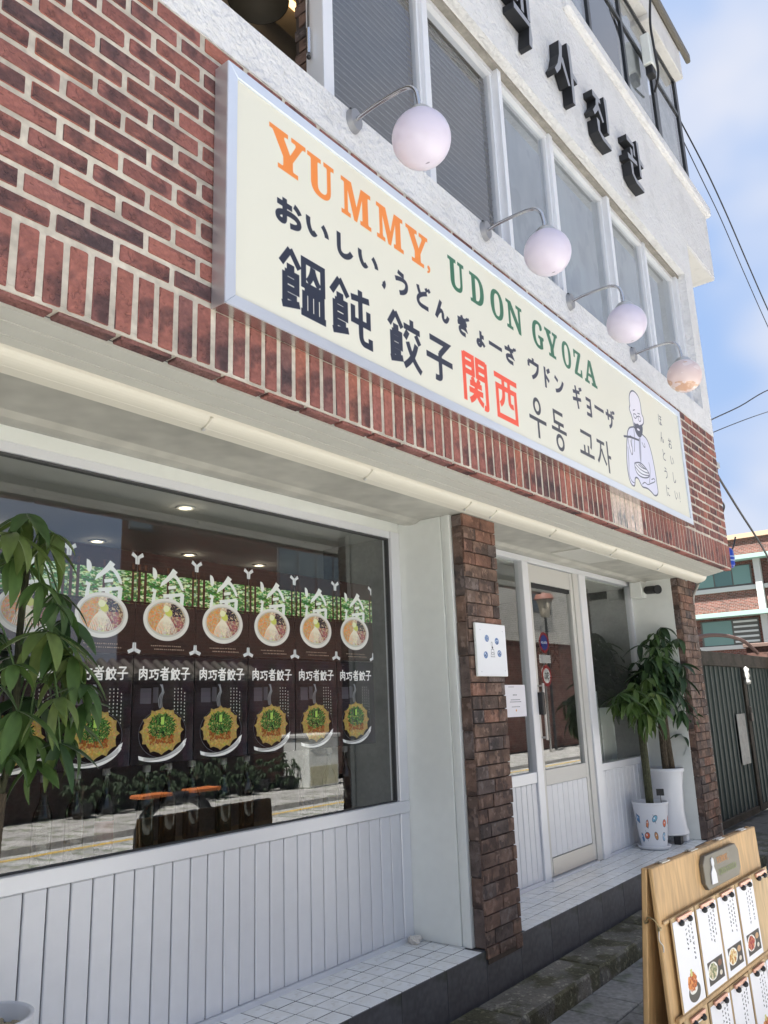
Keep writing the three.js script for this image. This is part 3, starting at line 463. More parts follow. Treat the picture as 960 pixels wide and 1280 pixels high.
    poly([4135, 467, 4112, 583, 4108, 675, 4132, 674, 4158, 572, 4173, 457], '#9a9cae', null, 0, true);
    poly([3983, 707, 3980, 756, 4027, 791, 4143, 792, 4268, 761, 4288, 727, 4199, 687, 4108, 675, 4047, 686, 3983, 707], '#e6e6ee', ink, 0.010, true);
    for (const a of [[4005, 711, 4091, 733, 4209, 735, 4280, 724], [3990, 735, 4070, 765, 4180, 762, 4280, 742], [4060, 700, 4130, 712, 4210, 705], [4090, 690, 4150, 698, 4220, 708]]) poly(a, null, ink, 0.007);
    poly([3900, 525, 3954, 494, 3994, 497, 3962, 546, 3976, 614, 3948, 657, 3918, 619, 3901, 561], '#e4e2ee', ink, 0.008, true);
    poly([3822, 531, 3951, 504, 4129, 487], null, '#4a4c5c', 0.016); poly([3943, 533, 3963, 582], null, ink, 0.006);
    'ほんとうに'.split('').forEach((c, i) => glyph(g, c, 4.665 - i * 0.004, 0.118 + i * 0.156, 4.745 - i * 0.004, 0.215 + i * 0.156, 0.009, '#55575f'));
    'おいしい!'.split('').forEach((c, i) => glyph(g, c, 4.855 + (i === 4 ? 0.085 : 0), 0.282 + Math.min(i, 3) * 0.154, 4.935 + (i === 4 ? 0.085 : 0), 0.375 + Math.min(i, 3) * 0.154, 0.009, '#55575f'));
  });
  mesh('sign_face', face(X0 + f - 0.001, Y0 + f - 0.001, W, Hh, z1 - 0.008), new THREE.MeshStandardMaterial({ map: art, roughness: 0.42 }), s);
  mesh('backing', bx(X0 + 0.006, X1 - 0.006, Y0 + 0.006, Y1 - 0.006, z0, z1 - 0.014), M.whitePaint, s);
}

// ================================================================ globe lamps on bent arms
{
  const globeTex = tex(256, 1, (u, v) => { const a = fbm(u, v, 6, 4), d = Math.hypot((u - 0.3) * 3, (v - 0.055) * 3) < 0.05 + 0.06 * fbm(u, v, 20, 3, 2) ? 1 : 0; return [0.95 - 0.30 * d + 0.05 * (a - 0.5), 0.93 - 0.30 * d + 0.05 * (a - 0.5), 0.955 - 0.28 * d + 0.05 * (a - 0.5)]; });
  const wornTex = tex(256, 1, (u, v) => { const a = fbm(u, v, 6, 4), d = sstep(0.47, 0.60, fbm(u, v, 5, 5, 2)) * (fbm(u, v, 4, 4, 1) > 0.30 + v * 0.55 ? 1 : 0), w = sstep(0.64, 0.67, fbm(u, v, 11, 3, 3)); return [0.95 - 0.06 * d + 0.05 * w, 0.90 - 0.15 * d + 0.08 * w, 0.89 - 0.24 * d + 0.08 * w]; }); wornTex.repeat.set(1, 1);
  globeTex.repeat.set(1, 1);
  const globeMat = (c, t) => new THREE.MeshPhysicalMaterial({ color: c, map: t, roughness: 0.28 });
  const clean = globeMat(S(0.80, 0.77, 0.86), globeTex), worn = globeMat(S(0.84, 0.76, 0.76), wornTex);
  M.plate = std(S(0.36, 0.36, 0.37), 0.4, { metalness: 0.7 });
  const mk = (x, label, mat, k) => {
    const l = thing('wall_lamp', label, 'lamp', [x, 4.50, 1.055], 0, 'globe lamps along the second floor sill');
    mesh('wall_plate', new THREE.CylinderGeometry(0.042, 0.05, 0.03, 20).scale(1, 1, 1.35).rotateX(Math.PI / 2).translate(0, -0.01, 0.013), M.plate, l);
    mesh('arm', tube([[0, -0.012, 0.02], [0, 0.0, 0.10], [0, 0.004, 0.22], [0, 0.0, 0.305], [0, -0.014, 0.348], [0, -0.048, 0.376], [0, -0.10, 0.388], [0, -0.16, 0.392]], 0.0105, 40, 10), M.steel, l);
    mesh('cap', new THREE.LatheGeometry([[0.002, 0.038], [0.022, 0.036], [0.050, 0.022], [0.066, 0.0], [0.066, -0.022], [0.06, -0.024]].map((p) => new THREE.Vector2(...p)), 28).translate(0, -0.192, 0.395), M.brushed, l);
    const g = mesh('globe', new THREE.SphereGeometry(0.133, 40, 28).translate(0, -0.315, 0.395), mat, l);
    mesh('cable_clip', [rod([-0.03, 0.045, 0.01], [0.035, 0.02, 0.02], 0.006, 6), rod([0.02, 0.04, 0.015], [0.03, -0.005, 0.02], 0.005, 6)], M.black, l);
    return l;
  };
  mk(2.58, 'white globe lamp on a bent arm above the orange lettering', clean, 0);
  mk(3.81, 'white globe lamp above the gap between orange and green lettering', clean, 1);
  mk(4.98, 'white globe lamp above the last green letters of the signboard', clean, 2);
  mk(6.18, 'stained pinkish globe lamp above the drawn man on the signboard', worn, 3);
}

// ================================================================ dark letters standing off the stucco
{
  const stroke = (pts, w, z) => {                        // one brush stroke: a band with square ends, drawn out from the wall
    const L = [], Rr = [], n = pts.length;
    for (let i = 0; i < n; i++) { const a = pts[Math.max(0, i - 1)], b = pts[Math.min(n - 1, i + 1)], dx = b[0] - a[0], dy = b[1] - a[1], l = Math.hypot(dx, dy), k = w * (i === 0 ? 1.15 : i === n - 1 ? 0.85 : 1) / 2; L.push([pts[i][0] - dy / l * k, pts[i][1] + dx / l * k]); Rr.unshift([pts[i][0] + dy / l * k, pts[i][1] - dx / l * k]); }
    const s = new THREE.Shape([...L, ...Rr].map((p) => new THREE.Vector2(...p)));
    const side = new THREE.ExtrudeGeometry(s, { depth: z, bevelEnabled: false });
    const front = new THREE.ShapeGeometry(s).translate(0, 0, z + 0.0015);
    return [side, front];
  };
  const letters = [
    ['a first letter with two uprights and a hook below', 4.22, [[[0.05, 0.62], [0.06, 0.44], [0.07, 0.33]], [[0.22, 0.62], [0.22, 0.33]], [[0.05, 0.47], [0.22, 0.47]], [[0.07, 0.34], [0.23, 0.34]], [[0.33, 0.64], [0.33, 0.28]], [[0.33, 0.47], [0.46, 0.47]], [[0.46, 0.66], [0.46, 0.26]], [[0.12, 0.22], [0.46, 0.22], [0.46, 0.10], [0.44, 0.0]]]],
    ['a letter of two slanting legs and one long upright', 4.965, [[[0.20, 0.52], [0.17, 0.36], [0.10, 0.22], [0.0, 0.12]], [[0.19, 0.36], [0.27, 0.24], [0.34, 0.14]], [[0.42, 0.62], [0.44, 0.40], [0.43, 0.0]], [[0.44, 0.32], [0.58, 0.30]]]],
    ['a letter with a roofed fork over a bent foot', 5.685, [[[0.02, 0.45], [0.26, 0.46]], [[0.16, 0.45], [0.12, 0.33], [0.0, 0.22]], [[0.15, 0.36], [0.28, 0.24]], [[0.42, 0.58], [0.43, 0.40], [0.42, 0.18]], [[0.10, 0.19], [0.10, 0.06], [0.20, 0.03], [0.46, 0.03]]]],
    ['a letter with a corner, a crossbar and a bent foot', 6.44, [[[0.03, 0.48], [0.28, 0.49], [0.27, 0.36]], [[0.16, 0.40], [0.16, 0.28]], [[0.0, 0.25], [0.33, 0.29]], [[0.43, 0.60], [0.44, 0.40], [0.43, 0.17]], [[0.44, 0.38], [0.58, 0.36]], [[0.09, 0.20], [0.10, 0.07], [0.20, 0.03], [0.48, 0.03]]]],
  ];
  const what = ['black raised sign letter with two short uprights above a hook', 'black raised sign letter with one tall upright and two legs', 'black raised sign letter with a short fork over a bent foot', 'black raised sign letter with crossbar and bent foot, last of its row'];
  letters.forEach(([, x, strokes], i) => {
    const l = thing('sign_letter', what[i], 'letter', [x, 6.305, 1.058], 0, 'raised letters on the white wall');
    strokes.forEach((p, k) => { const [sd, fr] = stroke(p.map(([x, y]) => [x * 0.70, y * 0.90]), 0.050, 0.080 + k * 0.0012); const m = mesh('stroke', sd, M.letterSide, l); mesh('stroke_face', fr, M.letterFace, m); });
  });
}

// ================================================================ glossy film posters stuck on the shop window
{
  const xs = Array.from({ length: 8 }, (_, i) => 1.507 + i * 0.3494);
  const cold = canvas(349, 480, (g, w, h) => {
    g.fillStyle = '#352b27'; g.fillRect(0, 0, w, h);
    const r = rng(41);
    for (let i = 0; i < 90; i++) { g.fillStyle = `rgba(${20 + r() * 60 | 0},${14 + r() * 36 | 0},${10 + r() * 26 | 0},0.5)`; g.fillRect(r() * w, r() * h, 20 + r() * 160, 1 + r() * 3); }
    g.fillStyle = '#5f8050'; g.fillRect(0, 96, w, 150);
    for (let i = 0; i < 1500; i++) { const k = r(); g.fillStyle = k < 0.4 ? `rgba(${200 + r() * 45 | 0},${225 + r() * 25 | 0},${165 + r() * 50 | 0},0.75)` : `rgba(${30 + r() * 70 | 0},${70 + r() * 80 | 0},${30 + r() * 40 | 0},0.8)`; g.beginPath(); g.ellipse(r() * w, 96 + r() * 150, 3 + r() * 13, 2 + r() * 4, (r() - 0.5) * 0.5, 0, 7); g.fill(); }
    g.fillStyle = '#4a3428'; for (const x of [6, 40, 170, 322]) g.fillRect(x, 60, 10 + r() * 8, 190);
    g.fillStyle = 'rgba(40,26,20,0.9)'; g.fillRect(0, 88, w, 10); g.fillRect(0, 238, w, 8);
    // the great brushed character
    g.fillStyle = '#e9efe9'; const q = (d) => g.fill(new Path2D(d));
    q('M98 70 Q116 84 112 112 Q100 132 90 116 Q84 90 86 66 Z'); q('M84 246 Q86 210 98 170 L112 176 Q104 214 106 246 Z'); q('M108 178 Q96 186 84 184 L90 164 Z');
    q('M204 60 L232 76 Q190 128 130 158 L140 132 Q180 100 204 60 Z'); q('M216 84 Q252 108 270 150 Q276 176 256 158 Q236 120 210 102 Z'); q('M178 150 L226 142 L224 158 L180 166 Z');
    q('M150 192 L262 176 L276 182 L270 250 L250 252 L252 194 L152 210 Z'); g.fillRect(184, 190, 24, 70);
    // the bowl
    const cx = 176, cy = 312;
    g.fillStyle = '#e4e4dc'; g.beginPath(); g.ellipse(cx, cy, 134, 102, 0, 0, 7); g.fill();
    g.fillStyle = '#c9c8bd'; g.beginPath(); g.ellipse(cx, cy - 2, 116, 86, 0, 0, 7); g.fill();
    g.save(); g.beginPath(); g.ellipse(cx, cy - 4, 108, 78, 0, 0, 7); g.clip();
    g.fillStyle = '#c4b190'; g.fillRect(0, 0, w, h);
    for (let i = 0; i < 700; i++) { const a = r() * 6.28, d = Math.sqrt(r()), x = cx + Math.cos(a) * d * 110, y = cy + Math.sin(a) * d * 80; const left = x < cx - 18, dark = x > cx + 22; g.fillStyle = left ? `rgb(${190 + r() * 50 | 0},${140 + r() * 40 | 0},${80 + r() * 40 | 0})` : dark ? (y < cy - 18 ? `rgb(${40 + r() * 40 | 0},${40 + r() * 30 | 0},${46 + r() * 30 | 0})` : `rgb(${120 + r() * 60 | 0},${82 + r() * 40 | 0},${78 + r() * 40 | 0})`) : `rgb(${200 + r() * 40 | 0},${190 + r() * 40 | 0},${150 + r() * 50 | 0})`; g.beginPath(); g.ellipse(x, y, 2 + r() * 5, 2 + r() * 3, r() * 3, 0, 7); g.fill(); }
    g.strokeStyle = '#efe8d2'; g.lineWidth = 4; for (let i = 0; i < 14; i++) { g.beginPath(); g.moveTo(cx - 4, cy - 20); g.quadraticCurveTo(cx - 50 + i * 7, cy + 6, cx - 60 + i * 9, cy + 60 + r() * 10); g.stroke(); }
    g.fillStyle = '#cdd36a'; g.beginPath(); g.ellipse(cx + 10, cy - 34, 22, 18, 0.3, 0, 7); g.fill(); g.fillStyle = '#e9ecc0'; g.beginPath(); g.ellipse(cx - 4, cy - 52, 18, 16, 0, 0, 7); g.fill();
    g.restore();
    g.fillStyle = 'rgba(190,170,150,0.75)'; for (let k = 0; k < 2; k++) for (let i = 0; i < 16; i++) g.fillRect(90 + i * 11 + k * 20, 436 + k * 16, 5 + r() * 4, 5);
    // white corner tabs
    g.fillStyle = '#d8dedd'; for (const s of [0, 1]) { g.save(); if (s) { g.translate(w, 0); g.scale(-1, 1); } g.fill(new Path2D('M0 24 L26 4 L34 22 L12 34 L10 62 L0 62 Z')); g.fill(new Path2D(`M0 ${h - 52} L8 ${h - 52} L10 ${h - 26} L36 ${h - 16} L28 ${h} L0 ${h - 12} Z`)); g.restore(); }
  });
  const dumpling = canvas(349, 488, (g, w, h) => {
    g.fillStyle = '#1d1d20'; g.fillRect(0, 0, w, h); const r = rng(43);
    for (let i = 0; i < 60; i++) { g.fillStyle = `rgba(${40 + r() * 40 | 0},${40 + r() * 40 | 0},${46 + r() * 40 | 0},0.22)`; g.fillRect(r() * w, r() * h, 30 + r() * 80, 20 + r() * 80); }
    g.lineCap = 'round'; g.lineJoin = 'round';
    '肉巧者餃子'.split('').forEach((c, i) => glyph(g, c, 26 + i * 61, 52 + (i & 1) * 6, 78 + i * 61, 112, 7.5, '#f1f2ee'));
    g.fillStyle = 'rgba(225,225,215,0.8)'; for (let c = 0; c < 4; c++) for (let i = 0; i < (c === 3 ? 12 : 8); i++) g.fillRect(232 + c * 20, 150 + i * 16 + (c === 3 ? 20 : 0), 5, 7);
    g.strokeStyle = 'rgba(190,195,200,0.6)'; g.lineWidth = 5; for (let k = 0; k < 3; k++) { g.beginPath(); g.moveTo(150 + k * 8, 240); g.quadraticCurveTo(132 + k * 10, 200, 160 + k * 6, 170); g.quadraticCurveTo(166, 150, 150 + k * 6, 134); g.stroke(); }
    g.fillStyle = 'rgba(150,150,160,0.35)'; g.fillRect(40, 150, 60, 70); g.fillRect(110, 146, 30, 70);
    const cx = 168, cy = 344; g.fillStyle = '#0e0e12'; g.beginPath(); g.ellipse(cx + 4, cy + 12, 138, 112, 0, 0, 7); g.fill(); g.strokeStyle = 'rgba(170,175,180,0.6)'; g.lineWidth = 2; g.beginPath(); g.ellipse(cx + 4, cy + 12, 134, 108, 0, 0, 7); g.stroke();
    g.fillStyle = '#a38c50'; g.beginPath(); for (let i = 0; i <= 48; i++) { const a = i / 48 * 6.283, d = (i % 4 === 0 ? 126 : 108 + r() * 8); g[i ? 'lineTo' : 'moveTo'](cx + Math.cos(a) * d, cy + Math.sin(a) * d * 0.86); } g.fill();
    for (let i = 0; i < 900; i++) { const a = r() * 6.28, d = Math.sqrt(r()); const x = cx + Math.cos(a) * d * 108, y = cy + Math.sin(a) * d * 92; const mid = y > cy + 16 && y < cy + 58 && Math.abs(x - cx) < 70; g.fillStyle = mid ? `rgba(${110 + r() * 60 | 0},${56 + r() * 40 | 0},${26 + r() * 24 | 0},0.7)` : `rgba(${150 + r() * 70 | 0},${122 + r() * 66 | 0},${56 + r() * 60 | 0},0.6)`; g.beginPath(); g.ellipse(x, y, 2 + r() * 7, 1 + r() * 4, r() * 3, 0, 7); g.fill(); }
    for (let i = 0; i < 330; i++) { const a = r() * 6.28, d = Math.sqrt(r()); g.save(); g.translate(cx + Math.cos(a) * d * 74, cy - 22 + Math.sin(a) * d * 54); g.rotate(r() * 3); const k = r(); g.fillStyle = k < 0.45 ? '#2c5426' : k < 0.75 ? '#477a34' : k < 0.92 ? '#18331a' : '#9cc06a'; g.fillRect(-9, -2, 14 + r() * 10, 4); g.restore(); }
    g.fillStyle = '#a9cf62'; g.fillRect(cx - 8, cy - 62, 18, 34);
    g.fillStyle = '#eceeea'; g.fill(new Path2D('M40 448 Q120 476 200 452 Q262 432 296 392 L306 412 Q270 462 196 478 Q110 488 44 466 Z')); g.fill(new Path2D('M288 398 L312 384 L306 406 Z'));
    g.strokeStyle = 'rgba(20,20,24,0.55)'; g.lineWidth = 2; for (let k = 0; k < 4; k++) { g.beginPath(); g.moveTo(70, 456 + k * 5); g.quadraticCurveTo(190, 480, 290, 410 + k * 6); g.stroke(); }
  });
  const gloss = { roughness: 0.02, ior: 1.95 }, mc = new THREE.MeshPhysicalMaterial({ map: cold, ...gloss }), md = new THREE.MeshPhysicalMaterial({ map: dumpling, ...gloss });
  for (let i = 0; i < 7; i++) {
    const a = mesh('noodle_poster', face(xs[i] + 0.001, 1.988, 0.3475, 0.478, -0.0265), mc); tag(a, 'poster of a cold noodle bowl below a white brushed character and green leaves', 'poster', 'cold noodle posters in the shop window');
    const b = mesh('dumpling_poster', face(xs[i] + 0.003, 1.497, 0.3435, 0.486, -0.0265), md); tag(b, 'dark poster of crisp golden dumplings topped with chopped green onion', 'poster', 'dumpling posters in the shop window');
  }
  // plate on the pillar and paper in the door's side pane
  const plate = thing('notice_plate', 'square white plate with four blue round icons on the brick pillar', 'notice', [4.287, 1.873, 0.512]);
  mesh('plate', cb(0, 0.372, 0, 0.331, 0, 0.014, 0.002), M.whitePaint, plate);
  mesh('print', face(0.003, 0.003, 0.366, 0.325, 0.0155), new THREE.MeshStandardMaterial({ roughness: 0.35, map: canvas(366, 325, (g, w, h) => {
    g.fillStyle = '#eff1f4'; g.fillRect(0, 0, w, h); const r = rng(6);
    for (const [x, y] of [[128, 92], [250, 106], [104, 196], [274, 184]]) { g.fillStyle = '#5f7fb4'; g.beginPath(); g.ellipse(x, y, 25, 22, 0, 0, 7); g.fill(); for (let i = 0; i < 26; i++) { g.fillStyle = ['#2b3f70', '#a9c0e0', '#54607a', '#dfe8f2'][i % 4]; g.fillRect(x - 18 + r() * 30, y - 16 + r() * 26, 3 + r() * 7, 2 + r() * 6); } }
    g.strokeStyle = '#3a3d48'; g.lineWidth = 2.5; g.beginPath(); g.ellipse(186, 128, 9, 15, 0, 0, 7); g.stroke(); g.fillStyle = '#33353f'; g.beginPath(); g.ellipse(190, 148, 9, 7, 0, 0, 7); g.fill(); g.beginPath(); g.moveTo(176, 160); g.lineTo(166, 206); g.lineTo(214, 206); g.lineTo(204, 158); g.closePath(); g.stroke(); g.beginPath(); g.ellipse(190, 186, 15, 8, 0, 0, 7); g.stroke();
    g.fillStyle = '#8f949c'; for (const [x, y] of [[330, 40], [44, 300], [334, 292], [52, 40]]) { g.beginPath(); g.arc(x, y, 3, 0, 7); g.fill(); }
  }) }), plate);
  const paper = mesh('paper_notice', face(5.542, 1.595, 0.337, 0.245, -0.018), new THREE.MeshStandardMaterial({ roughness: 0.8, map: canvas(337, 245, (g, w, h) => {
    g.fillStyle = '#f1eef4'; g.fillRect(0, 0, w, h); g.fillStyle = '#55555f'; const r = rng(8);
    for (let i = 0; i < 3; i++) g.fillRect(134 + i * 22, 74, 15, 7); for (let i = 0; i < 9; i++) { g.fillRect(96 + i * 17, 112, 12, 5); g.fillRect(84 + i * 20, 128, 14, 5); } for (let i = 0; i < 8; i++) g.fillRect(104 + i * 17, 166, 11, 5);
    g.fillStyle = '#e2a24a'; g.beginPath(); g.arc(172, 196, 9, 0, 7); g.fill(); g.fillStyle = 'rgba(160,160,165,0.5)'; g.fillRect(70, 12, 90, 7);
  }) })); tag(paper, 'white paper notice taped inside the glass beside the door', 'notice');
}
// ================================================================ potted money trees
const leafMat = [[0.062, 0.135, 0.042], [0.088, 0.180, 0.046], [0.130, 0.235, 0.052], [0.045, 0.100, 0.040], [0.20, 0.29, 0.07]].map((c) => new THREE.MeshPhysicalMaterial({ color: S(...c), roughness: 0.55, transmission: 0.32, thickness: 0, ior: 1.4, map: tex(64, 0.3, (u, v) => 0.86 + 0.3 * (fbm(u, v, 6, 3) - 0.5)) }));
leafMat.forEach((m) => { m.map = leafMat[0].map; });
function leaflet(len, wid, droop, fold) {                  // one blade along +x, hanging down towards its tip
  const n = 7, P = [], I = [], U = [];
  for (let i = 0; i <= n; i++) { const t = i / n, w = wid * Math.pow(Math.sin(Math.PI * Math.pow(t * 0.97 + 0.015, 0.85)), 0.8), a = droop * t, x = len * (Math.sin(a + 1e-6) / (droop + 1e-6)), y = -len * (1 - Math.cos(a)) / (droop + 1e-6); for (const s of [-1, 0, 1]) { P.push(x, y + Math.abs(s) * w * fold, s * w * 0.5); U.push(t * len, s * w); } }
  for (let i = 0; i < n; i++) for (const s of [0, 1]) { const a = i * 3 + s, b = a + 1, c = a + 3, d = a + 4; I.push(a, b, c, b, d, c); }
  const g = new THREE.BufferGeometry(); g.setAttribute('position', new THREE.Float32BufferAttribute(P, 3)); g.setAttribute('uv', new THREE.Float32BufferAttribute(U, 2)); g.setIndex(I); g.computeVertexNormals(); return g;
}
function compoundLeaf(seed, size) {                        // five to seven blades fanning from the end of a stalk; origin at that end
  const r = rng(seed), n = 5 + Math.floor(r() * 3), L = [];
  for (let i = 0; i < n; i++) { const yaw = (i / n) * Math.PI * 2 + (r() - 0.5) * 0.5, g = leaflet(size * (0.62 + 0.6 * r()), size * (0.20 + 0.09 * r()), 0.35 + 0.95 * r(), 0.16 + 0.1 * r()); g.rotateX((r() - 0.5) * 0.5); g.rotateZ(-0.15 - 0.65 * r()); g.rotateY(yaw); L.push(g.toNonIndexed()); }
  return mergeGeometries(L);
}
const leafSmall = Array.from({ length: 7 }, (_, i) => compoundLeaf(500 + i, 0.20)), leafBig = Array.from({ length: 8 }, (_, i) => compoundLeaf(520 + i, 0.180));
const stalkMat = std(S(0.08, 0.14, 0.04), 0.6), barkMat = std(S(0.20, 0.15, 0.095), 0.9, { map: T.bark, bumpMap: T.bark, bumpScale: 0.008 }), barkGreen = std(S(0.16, 0.165, 0.085), 0.85, { map: T.bark, bumpMap: T.bark, bumpScale: 0.006 });
function crown(t, nodes, list, geos, seed, tones) {            // list of leaf ends [x, y, z]; each stalk rises from one of the nodes
  const r = rng(seed);
  for (const [x, y, z] of list) {
    const top = nodes.reduce((a, b) => (Math.hypot(a[0] - x, a[1] - y - 0.1, a[2] - z) < Math.hypot(b[0] - x, b[1] - y - 0.1, b[2] - z) ? a : b));
    const l = mesh('leaf', geos[Math.floor(r() * geos.length)], leafMat[tones[Math.floor(r() * tones.length)]], t); l.position.set(x, y, z); l.rotation.set((r() - 0.5) * 0.5 + z * 0.5, r() * 6.28, (r() - 0.5) * 0.5 - x * 0.5); const k = 0.8 + 0.45 * r(); l.scale.setScalar(k);
    mesh('stalk', tube([top, [lerp(top[0], x, 0.5), lerp(top[1], y, 0.5) + 0.09, lerp(top[2], z, 0.5)], [x, y, z]], 0.0035, 8, 5), stalkMat, l).position.set(0, 0, 0);
    const st = l.children[0]; l.updateMatrix(); st.applyMatrix4(l.matrix.clone().invert());
  }
}
function ballSpots(n, seed, c, rad, minR = 0.45) { const r = rng(seed), o = []; while (o.length < n) { const v = V(r() * 2 - 1, r() * 2 - 1, r() * 2 - 1), l = v.length(); if (l > 1 || l < minR) continue; o.push([c[0] + v.x * rad[0], c[1] + v.y * rad[1], c[2] + v.z * rad[2]]); } return o; }
const lathe = (pts, seg = 40) => new THREE.LatheGeometry(pts.map((p) => new THREE.Vector2(...p)), seg);
{
  // beside the camera: tall tree in front of the big window
  const t = thing('potted_tree', 'tall potted money tree with drooping green leaves before the big shop window', 'potted plant', [1.475, 0.346, 0.27]);
  mesh('pot', lathe([[0.001, 0], [0.115, 0], [0.12, 0.01], [0.150, 0.36], [0.156, 0.40], [0.160, 0.415], [0.152, 0.42], [0.140, 0.412], [0.136, 0.36], [0.134, 0.34]]), M.pot, t);
  mesh('soil', new THREE.CylinderGeometry(0.136, 0.134, 0.02, 32).translate(0, 0.350, 0), M.soil, t);
  { const r = rng(61), g = new THREE.IcosahedronGeometry(0.009, 0), L = []; for (let i = 0; i < 420; i++) { const a = r() * 6.28, d = Math.sqrt(r()) * 0.128, c = g.clone(); c.scale(0.7 + r(), 0.6 + 0.5 * r(), 0.7 + r()); c.rotateY(r() * 6); c.translate(Math.cos(a) * d, 0.364 + r() * 0.004, Math.sin(a) * d); L.push(c); } const p = mesh('pebbles', merge(L), M.gravel, t); p.userData.kind = 'stuff'; }
  mesh('trunk', tube([[0, 0.35, 0], [0.006, 0.6, 0.004], [-0.004, 0.9, 0], [0.004, 1.12, 0]], 0.021, 40, 12), barkMat, t);
  mesh('branch', tube([[0.004, 1.1, 0], [0.03, 1.35, 0.01], [0.02, 1.65, 0.02], [0.04, 1.92, 0.0]], 0.013, 30, 8), barkGreen, t);
  mesh('branch', tube([[0.004, 1.1, 0], [-0.08, 1.35, 0.05], [-0.16, 1.7, 0.06]], 0.011, 24, 8), barkGreen, t);
  const spots = [...ballSpots(27, 71, [0.0, 1.62, 0.03], [0.30, 0.54, 0.26], 0.4), [0.115, 2.06, 0.05], [0.05, 2.0, 0.12], [0.19, 1.55, 0.05], [0.23, 1.36, 0.04], [0.25, 1.42, 0.10], [0.18, 1.62, 0.12], [0.16, 1.28, 0.1], [0.10, 1.22, 0.05], [0.20, 1.74, 0.02], [-0.05, 1.94, 0.08], [0.02, 1.85, 0.14], [0.25, 1.30, 0.0]];
  crown(t, [[0.03, 1.32, 0.01], [0.02, 1.62, 0.02], [0.04, 1.92, 0.0], [-0.08, 1.38, 0.05], [-0.16, 1.68, 0.06], [0.10, 1.50, 0.06]], spots, leafBig, 73, [0, 1, 2, 1, 2, 0, 4]);
}
{
  // low tree in the pot with stickers
  const t = thing('potted_tree', 'small money tree in a tapered white pot covered with blue and orange stickers', 'potted plant', [7.74, 0.346, 0.20]);
  const pm = new THREE.MeshStandardMaterial({ roughness: 0.3, map: canvas(1024, 384, (g, w, h) => {
    g.fillStyle = '#dfe1e6'; g.fillRect(0, 0, w, h); const r = rng(15); const col = ['#4f86b8', '#8fb9d6', '#d9683c', '#3f5f86', '#c98f5a', '#7ab6cf', '#e08a5c'];
    for (let i = 0; i < 44; i++) { const x = 24 + (i % 11) * 92 + r() * 34, y = 56 + Math.floor(i / 11) * 82 + r() * 36, c = col[Math.floor(r() * 7)], s = 22 + r() * 12; g.save(); g.translate(x, y); g.rotate((r() - 0.5) * 1.2); g.strokeStyle = '#4b5a70'; g.lineWidth = 3; g.fillStyle = c; const k = i % 5; g.beginPath(); if (k === 0) g.ellipse(0, 0, s, s * 0.7, 0, 0, 7); else if (k === 1) { g.arc(0, 0, s * 0.7, 0, 5.4); g.lineTo(0, 0); } else if (k === 2) { g.rect(-s * 0.7, -s * 0.5, s * 1.4, s); } else if (k === 3) { g.moveTo(-s * 0.5, s); g.lineTo(-s * 0.6, 0); g.quadraticCurveTo(0, -s * 1.4, s * 0.6, 0); g.lineTo(s * 0.5, s); g.closePath(); } else { g.ellipse(0, 0, s * 0.9, s * 0.45, 0, 0, 7); g.moveTo(-s * 0.3, -s * 0.8); g.lineTo(0, s * 0.8); } g.fill(); g.stroke(); g.fillStyle = '#f4f6f8'; g.fillRect(-s * 0.3, -s * 0.25, s * 0.35, s * 0.3); g.restore(); }
  }) });
  mesh('pot', lathe([[0.108, 0.022], [0.118, 0.03], [0.160, 0.385]]), pm, t);
  mesh('pot_rim', lathe([[0.160, 0.3855], [0.165, 0.40], [0.163, 0.412], [0.150, 0.412], [0.146, 0.38], [0.142, 0.33]]), M.pot, t);
  mesh('saucer', lathe([[0.001, 0], [0.13, 0], [0.146, 0.018], [0.152, 0.034], [0.146, 0.036], [0.136, 0.020], [0.001, 0.018]]), M.pot, t);
  mesh('soil', new THREE.CylinderGeometry(0.144, 0.14, 0.02, 32).translate(0, 0.365, 0), M.soil, t);
  mesh('trunk', tube([[0, 0.36, 0], [-0.004, 0.65, 0], [-0.012, 1.05, 0], [-0.010, 1.30, 0]], 0.036, 40, 12), barkGreen, t);
  const c = mesh('care_card', cb(-0.034, 0.034, 0.46, 0.52, -0.001, 0.001, 0.0005), M.black, t); c.position.set(0.05, 0, 0.09); c.rotation.y = -1.15; mesh('card_stick', rod([0, 0.37, 0], [0, 0.46, 0], 0.003, 6), M.black, c);
  crown(t, [[-0.01, 1.30, 0]], [...ballSpots(38, 81, [-0.03, 1.36, 0.02], [0.36, 0.20, 0.22], 0.3), [-0.3, 1.30, 0.05], [-0.2, 1.22, 0.14], [-0.08, 1.2, 0.18]], leafSmall, 83, [2, 2, 1, 4, 2]);
}
